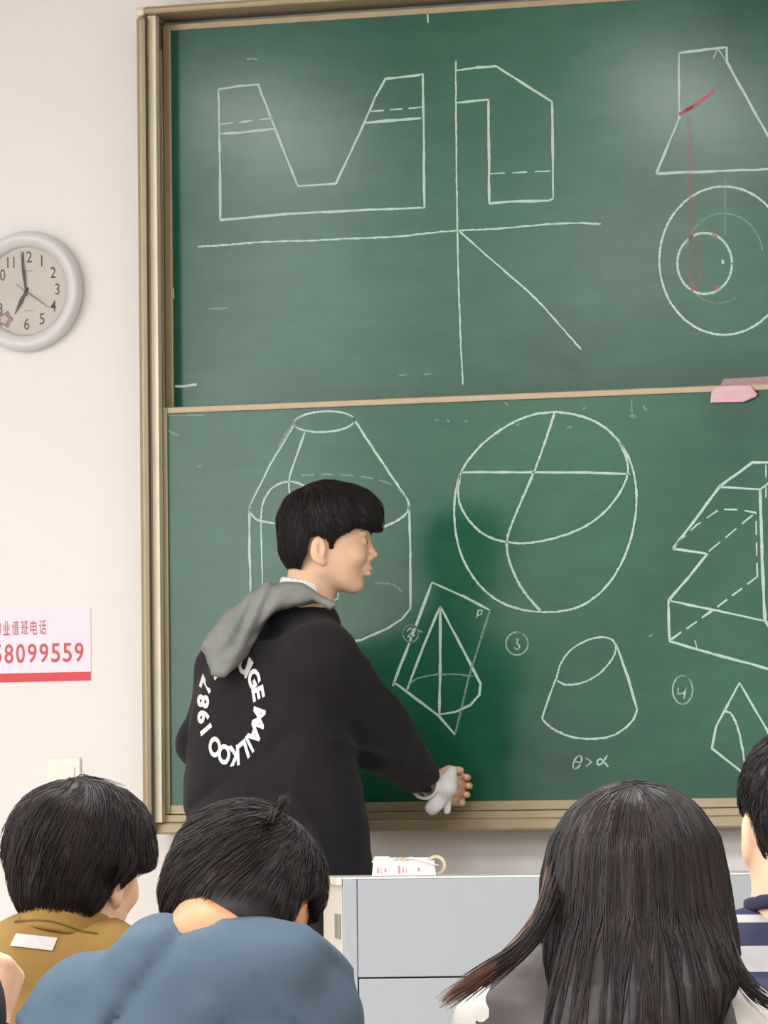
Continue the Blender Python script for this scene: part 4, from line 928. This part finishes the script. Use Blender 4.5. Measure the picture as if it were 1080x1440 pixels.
def vest(P):
    A = mk_loft([(.55, Jg['pv'][0], Jg['pv'][1], .17, .12), (.75, (Jg['pv'][0]+Jv['nb'][0])/2, Jg['pv'][1]+.02, .165, .12), (V(0, 1460, D3)[2], V(855, 1460, D3)[0], D3-.03, .160, .105), (V(0, 1425, D3)[2], V(855, 1425, D3)[0], D3-.03, .15, .085)], np.array([[1., 0], [0, 1.]]))
    d = A(P); d = smin(d, caps(P, Jv['sL'], Jv['sR'], .064), .04); d = smin(d, caps(P, V(790, 1402, D3-.02), V(930, 1402, D3-.02), .066), .04); d = smin(d, caps(P, V(840, 1375, D3-.02), V(900, 1375, D3-.02), .06), .04)
    d = smax(d, -caps(P, Jg['nb'], Hg.out((-.02, 0, 0)), .052), .01)
    z = P[..., 2]; quilt = .006*np.abs(np.sin((z-.9)*math.pi/.085)); return d+.004-quilt+folds(P, 66, 30, .0035)-creases(P, 7, (1, 0, .5), 34, .008)+creases(P, 12, (.3, 0, 1), 40, .006)
pts = np.array([Jv['sL'], Jv['sR'], Jg['nb'], [Jg['pv'][0], Jg['pv'][1], .6]]); sdf_obj('vest', vest, pts.min(0)-np.array([.1, .16, .06]), pts.max(0)+np.array([.1, .15, .06]), .008, m_vest, pg)
GL = [(1180, 893, 6.70, .100, .110), (1230, 892, 6.695, .114, .112), (1290, 895, 6.675, .122, .102), (1340, 903, 6.63, .119, .086), (1385, 905, 6.585, .116, .062), (1440, 890, 6.555, .106, .050), (1520, 886, 6.545, .10, .045), (1620, 885, 6.54, .085, .035)]
gl = mk_loft([lev(b, a, c, d, e) for a, b, c, d, e in GL], np.array([[1., 0], [0, 1.]]))
def long_hair(P):
    q = Hg.loc(P); d = ell(q, (-.004, 0, .060), (.108, .104, .084)); d = smin(d, gl(P), .03)
    d = smax(d, -ell(P, V(893, 1280, D3+.15), (.075, .13, .11)), .02)          # open at the face
    ang = np.arctan2(P[..., 0]-Hg.O[0], -(P[..., 1]-Hg.O[1])+.02); sw = P[..., 2]*5
    g = np.abs(np.sin(ang*13+1.2*np.sin(sw+ang*3)))+.5*np.abs(np.sin(ang*29+np.sin(sw*1.7+ang*5)))
    d = smax(d, -smin(caps(P, V(882, 1268, 6.53), V(884, 1335, 6.48), .003, .012), caps(P, V(884, 1335, 6.48), V(880, 1360, 6.48), .012, .004), .005), .006)
    fade = np.clip((Hg.O[2]+.12-P[..., 2])/.10, 0, 1); return d+.005-.0056*g*fade
llo = V(745, 1625, 6.5)-.02; lhi = V(1050, 1090, 6.86)+.02; lhi[1] = 6.86; llo[1] = 6.46
sdf_obj('hair', long_hair, llo, lhi, .0055, m_hairg, pg)
wc = Hg.out((-.055, .006, .128)); rs = np.random.RandomState(9); N = 4200
dd = rs.randn(N, 3); dd /= np.linalg.norm(dd, axis=1, keepdims=True); q = np.array([-.01, 0, .07])+dd*np.array([.105, .10, .09])
q = q[(q[:, 2] > .0) & (q[:, 0] < .05)]; R = project(long_hair, Hg.out(q).astype(np.float32), .02, 0, 4)
def steer(p, t):
    a = p-wc.astype(np.float32); r = np.linalg.norm(a, axis=1, keepdims=True); return a/(r+1e-6)*np.exp(-r/.06)*1.6+np.array([0, 0, -1.])
pth = flow_paths(long_hair, R, steer, rs.uniform(.25, .62, len(R)), 26, (.0008, .0035), .07, 3)
strand_mesh(pth, .0009, .0004, 'hair_strands', m_hairg, pg)
def lock(name, ctrl, n, spread, m, seed, r=.0009):
    rs = np.random.RandomState(seed); c = np.array([V(*p) for p in ctrl]); k = len(c); out = []
    tt = np.linspace(0, k-1, 22)
    base_ = np.array([[np.interp(t, range(k), c[:, j]) for j in range(3)] for t in tt])
    for _ in range(3): base_[1:-1] = (base_[:-2]+base_[1:-1]*2+base_[2:])/4
    for i in range(n):
        o1, o2 = rs.randn(3), rs.randn(3); f = np.linspace(0, 1, 22)[:, None]; ln = rs.uniform(.8, 1.0)
        pp = base_+spread*(o1*(1-f)+o2*f*1.3)*np.array([1, .6, 1]); idx = np.linspace(0, 21*ln, 22); out.append(np.stack([np.interp(idx, range(22), pp[:, j]) for j in range(3)], -1))
    strand_mesh(np.array(out), r, r*.3, name, m, pg)
lock('hair_lock', [(785, 1190, 6.70), (768, 1275, 6.61), (745, 1312, 6.585), (712, 1347, 6.58), (668, 1378, 6.555), (622, 1410, 6.55)], 300, .0042, m_hairt, 1)
lock('hair_lock', [(800, 1170, 6.70), (776, 1262, 6.62), (757, 1310, 6.575), (722, 1345, 6.57), (690, 1366, 6.57), (650, 1395, 6.57)], 320, .0055, m_hairg, 2)
lock('hair_lock', [(1000, 1200, 6.70), (1020, 1315, 6.62), (1034, 1362, 6.585), (1055, 1392, 6.58), (1090, 1418, 6.57)], 200, .004, m_hairg, 3)
trousers(Jg, m_jean, pg); shoes(Jg, m_shoe, pg, frame(0)[0]); stool(Jg, 'wooden stool under the person with long hair')

# --- person at the right edge, striped top
D4 = 7.4
m_str = bpy.data.materials.new('striped_jersey'); m_str.use_nodes = True; nt = m_str.node_tree; b = nt.nodes['Principled BSDF']; b.inputs['Roughness'].default_value = .85
geo = nt.nodes.new('ShaderNodeTexCoord'); sp = nt.nodes.new('ShaderNodeSeparateXYZ'); mr = nt.nodes.new('ShaderNodeMapRange'); cr = nt.nodes.new('ShaderNodeValToRGB'); cr.color_ramp.interpolation = 'CONSTANT'
zz = lambda y: V(1060, y, D4-.08)[2]
zlo, zhi = .40, 1.30; mr.inputs[1].default_value = zlo; mr.inputs[2].default_value = zhi
nt.links.new(geo.outputs['Object'], sp.inputs[0]); nt.links.new(sp.outputs[2], mr.inputs[0]); nt.links.new(mr.outputs[0], cr.inputs[0]); nt.links.new(cr.outputs[0], b.inputs['Base Color'])
navy, whi = lin((44, 44, 72)), lin((178, 175, 178)); P_ = [(y, navy if i % 2 == 0 else whi) for i, y in enumerate((1404+120, 1404+82, 1404+62, 1404+35, 1404, 1366, 1333, 1298, 1290))]
P_ = [(1524, navy), (1486, whi), (1450, navy), (1440, whi), (1404, navy), (1366, whi), (1333, navy), (1298, whi), (1290, navy)]
els = cr.color_ramp.elements; els[0].position = 0; els[0].color = navy; els[1].position = (zz(P_[0][0])-zlo)/(zhi-zlo); els[1].color = P_[0][1]
for y, c in P_[1:]: e = els.new((zz(y)-zlo)/(zhi-zlo)); e.color = c
Hr = Head(V(1127, 1180, D4), -6, 3, 0, 1.05)
Jr = seat_joints(dict(nb=V(1126, 1290, D4-.02), sL=V(1000, 1360, D4-.02), sR=V(1262, 1360, D4-.02), lean=.05), 0)
Jr['hump'] = [(V(1070, 1335, D4-.03), V(1190, 1335, D4-.03))]
pr = tag(empty('person', to_world(np.array([[Jr['pv'][0], Jr['pv'][1], 0]]))[0]), 'seated person in navy and white striped top at the right edge, short black hair', 'person')
body(Jr, Hr, m_skin, pr, .0042, .012, False, .064)
PR = [(.060, .060), (.2, .06), (.2, -.25), (-.2, -.25), (-.2, -.030), (-.055, -.032), (-.046, -.010), (-.036, .026), (-.014, .038), (.020, .034), (.050, .045)]
def hr(P):
    q = Hr.loc(P); d = ell(q, (-.004, 0, .060), (.102, .080, .086)); d = smin(d, ell(q, (-.036, 0, .008), (.060, .066, .064)), .03)
    d = smax(d, -poly2(q[..., 0], q[..., 2], PR), .010); return (d+folds(q, 19, 60, .0015))*Hr.s
sdf_obj('hair', hr, Hr.O-.17, Hr.O+.19, .005, m_hairb, pr)
short_hair(Hr, hr, m_hairb, pr, 3000, (-.05, 0, .13), (.02, .035), (.001, .005), .4, -.03, 8, .0008, .3)
fr_ = torso_top(Jr, Hr, .060, [(.058, .058)], seed=71, amp=.003, neck=.066)
top_obj('striped_top', fr_, Jr, m_str, pr); sdf_obj('neckband', ring_sdf(V(1128, 1274, D4-.02), frame(0, 8, 0)[2], .074, .076, .010, .005), V(1128, 1280, D4)-.11, V(1128, 1280, D4)+.1, .006, mat('navy_rib', (40, 40, 66), .9), pr)
trousers(Jr, m_jean, pr); shoes(Jr, m_shoe, pr, frame(0)[0]); stool(Jr, 'wooden stool under the person in the striped top')

# --- neighbour at the left edge: only the raised fist is in the picture
D5 = 6.75
m_dk = mat('dark_sweater', (50, 44, 48), .9)
Hl = Head(V(-215, 1230, D5), 20, 20, 0, 1.0)
Jl = dict(nb=V(-220, 1330, D5-.03), sL=V(-380, 1400, D5-.02), sR=V(-75, 1405, D5-.02), lean=.08)
Jl['eR'] = V(-60, 1560, D5+.20); Jl['wR'] = V(-14, 1448, D5+.27)
Jl = seat_joints(Jl, 0); Jl['dR'] = V(6, 1390, D5+.29)-Jl['wR']; Jl['tR'] = np.array([-.3, -1., .1]); Jl['cR'] = -1.25
Jl['hump'] = [(V(-270, 1380, D5-.05), V(-160, 1380, D5-.05))]
pl = tag(empty('person', to_world(np.array([[Jl['pv'][0], Jl['pv'][1], 0]]))[0]), 'person cut off by the left edge, only a raised fist shows beside the blue shirt', 'person')
lo, hi = box_of(Jl, Hl); wq = Jl['wR']
fx = tuple(merge_axis(axis(lo[i], hi[i], .013), wq[i]-(.05, .09, .02)[i], wq[i]+(.12, .10, .15)[i], .0045) for i in range(3))
fl = skin_sdf(Hl, Jl, True); v, q = grid_mesh(fl, *fx); link_np('body', to_world(project(fl, v, .002)), q, m_skin, pl)
def hl(P):
    q = Hl.loc(P); d = ell(q, (-.004, 0, .060), (.106, .088, .088)); d = smin(d, ell(q, (-.036, 0, .010), (.062, .074, .060)), .03); return smax(d, -poly2(q[..., 0], q[..., 2], PR), .010)*Hl.s
sdf_obj('hair', hl, Hl.O-.17, Hl.O+.19, .008, m_hairb, pl)
ft = torso_top(Jl, Hl, .060, [(.06, .06)], seed=81, amp=.004, sleeve=(.062, .052, .034))
wd = Jl['dR']/np.linalg.norm(Jl['dR'])
def ft2(P): return smax(ft(P), np.where(np.linalg.norm(P-wq.astype(np.float32), axis=-1) < .12, (P-(wq+wd*.012).astype(np.float32))@wd.astype(np.float32), -.1), .004)
top_obj('sweater', ft2, Jl, m_dk, pl, .011); trousers(Jl, m_jean, pl); shoes(Jl, m_shoe, pl, frame(0)[0]); stool(Jl, 'wooden stool of the person cut off by the left edge')
for o_ in list(bpy.data.objects):
    if '_loc' in o_: del o_['_loc']
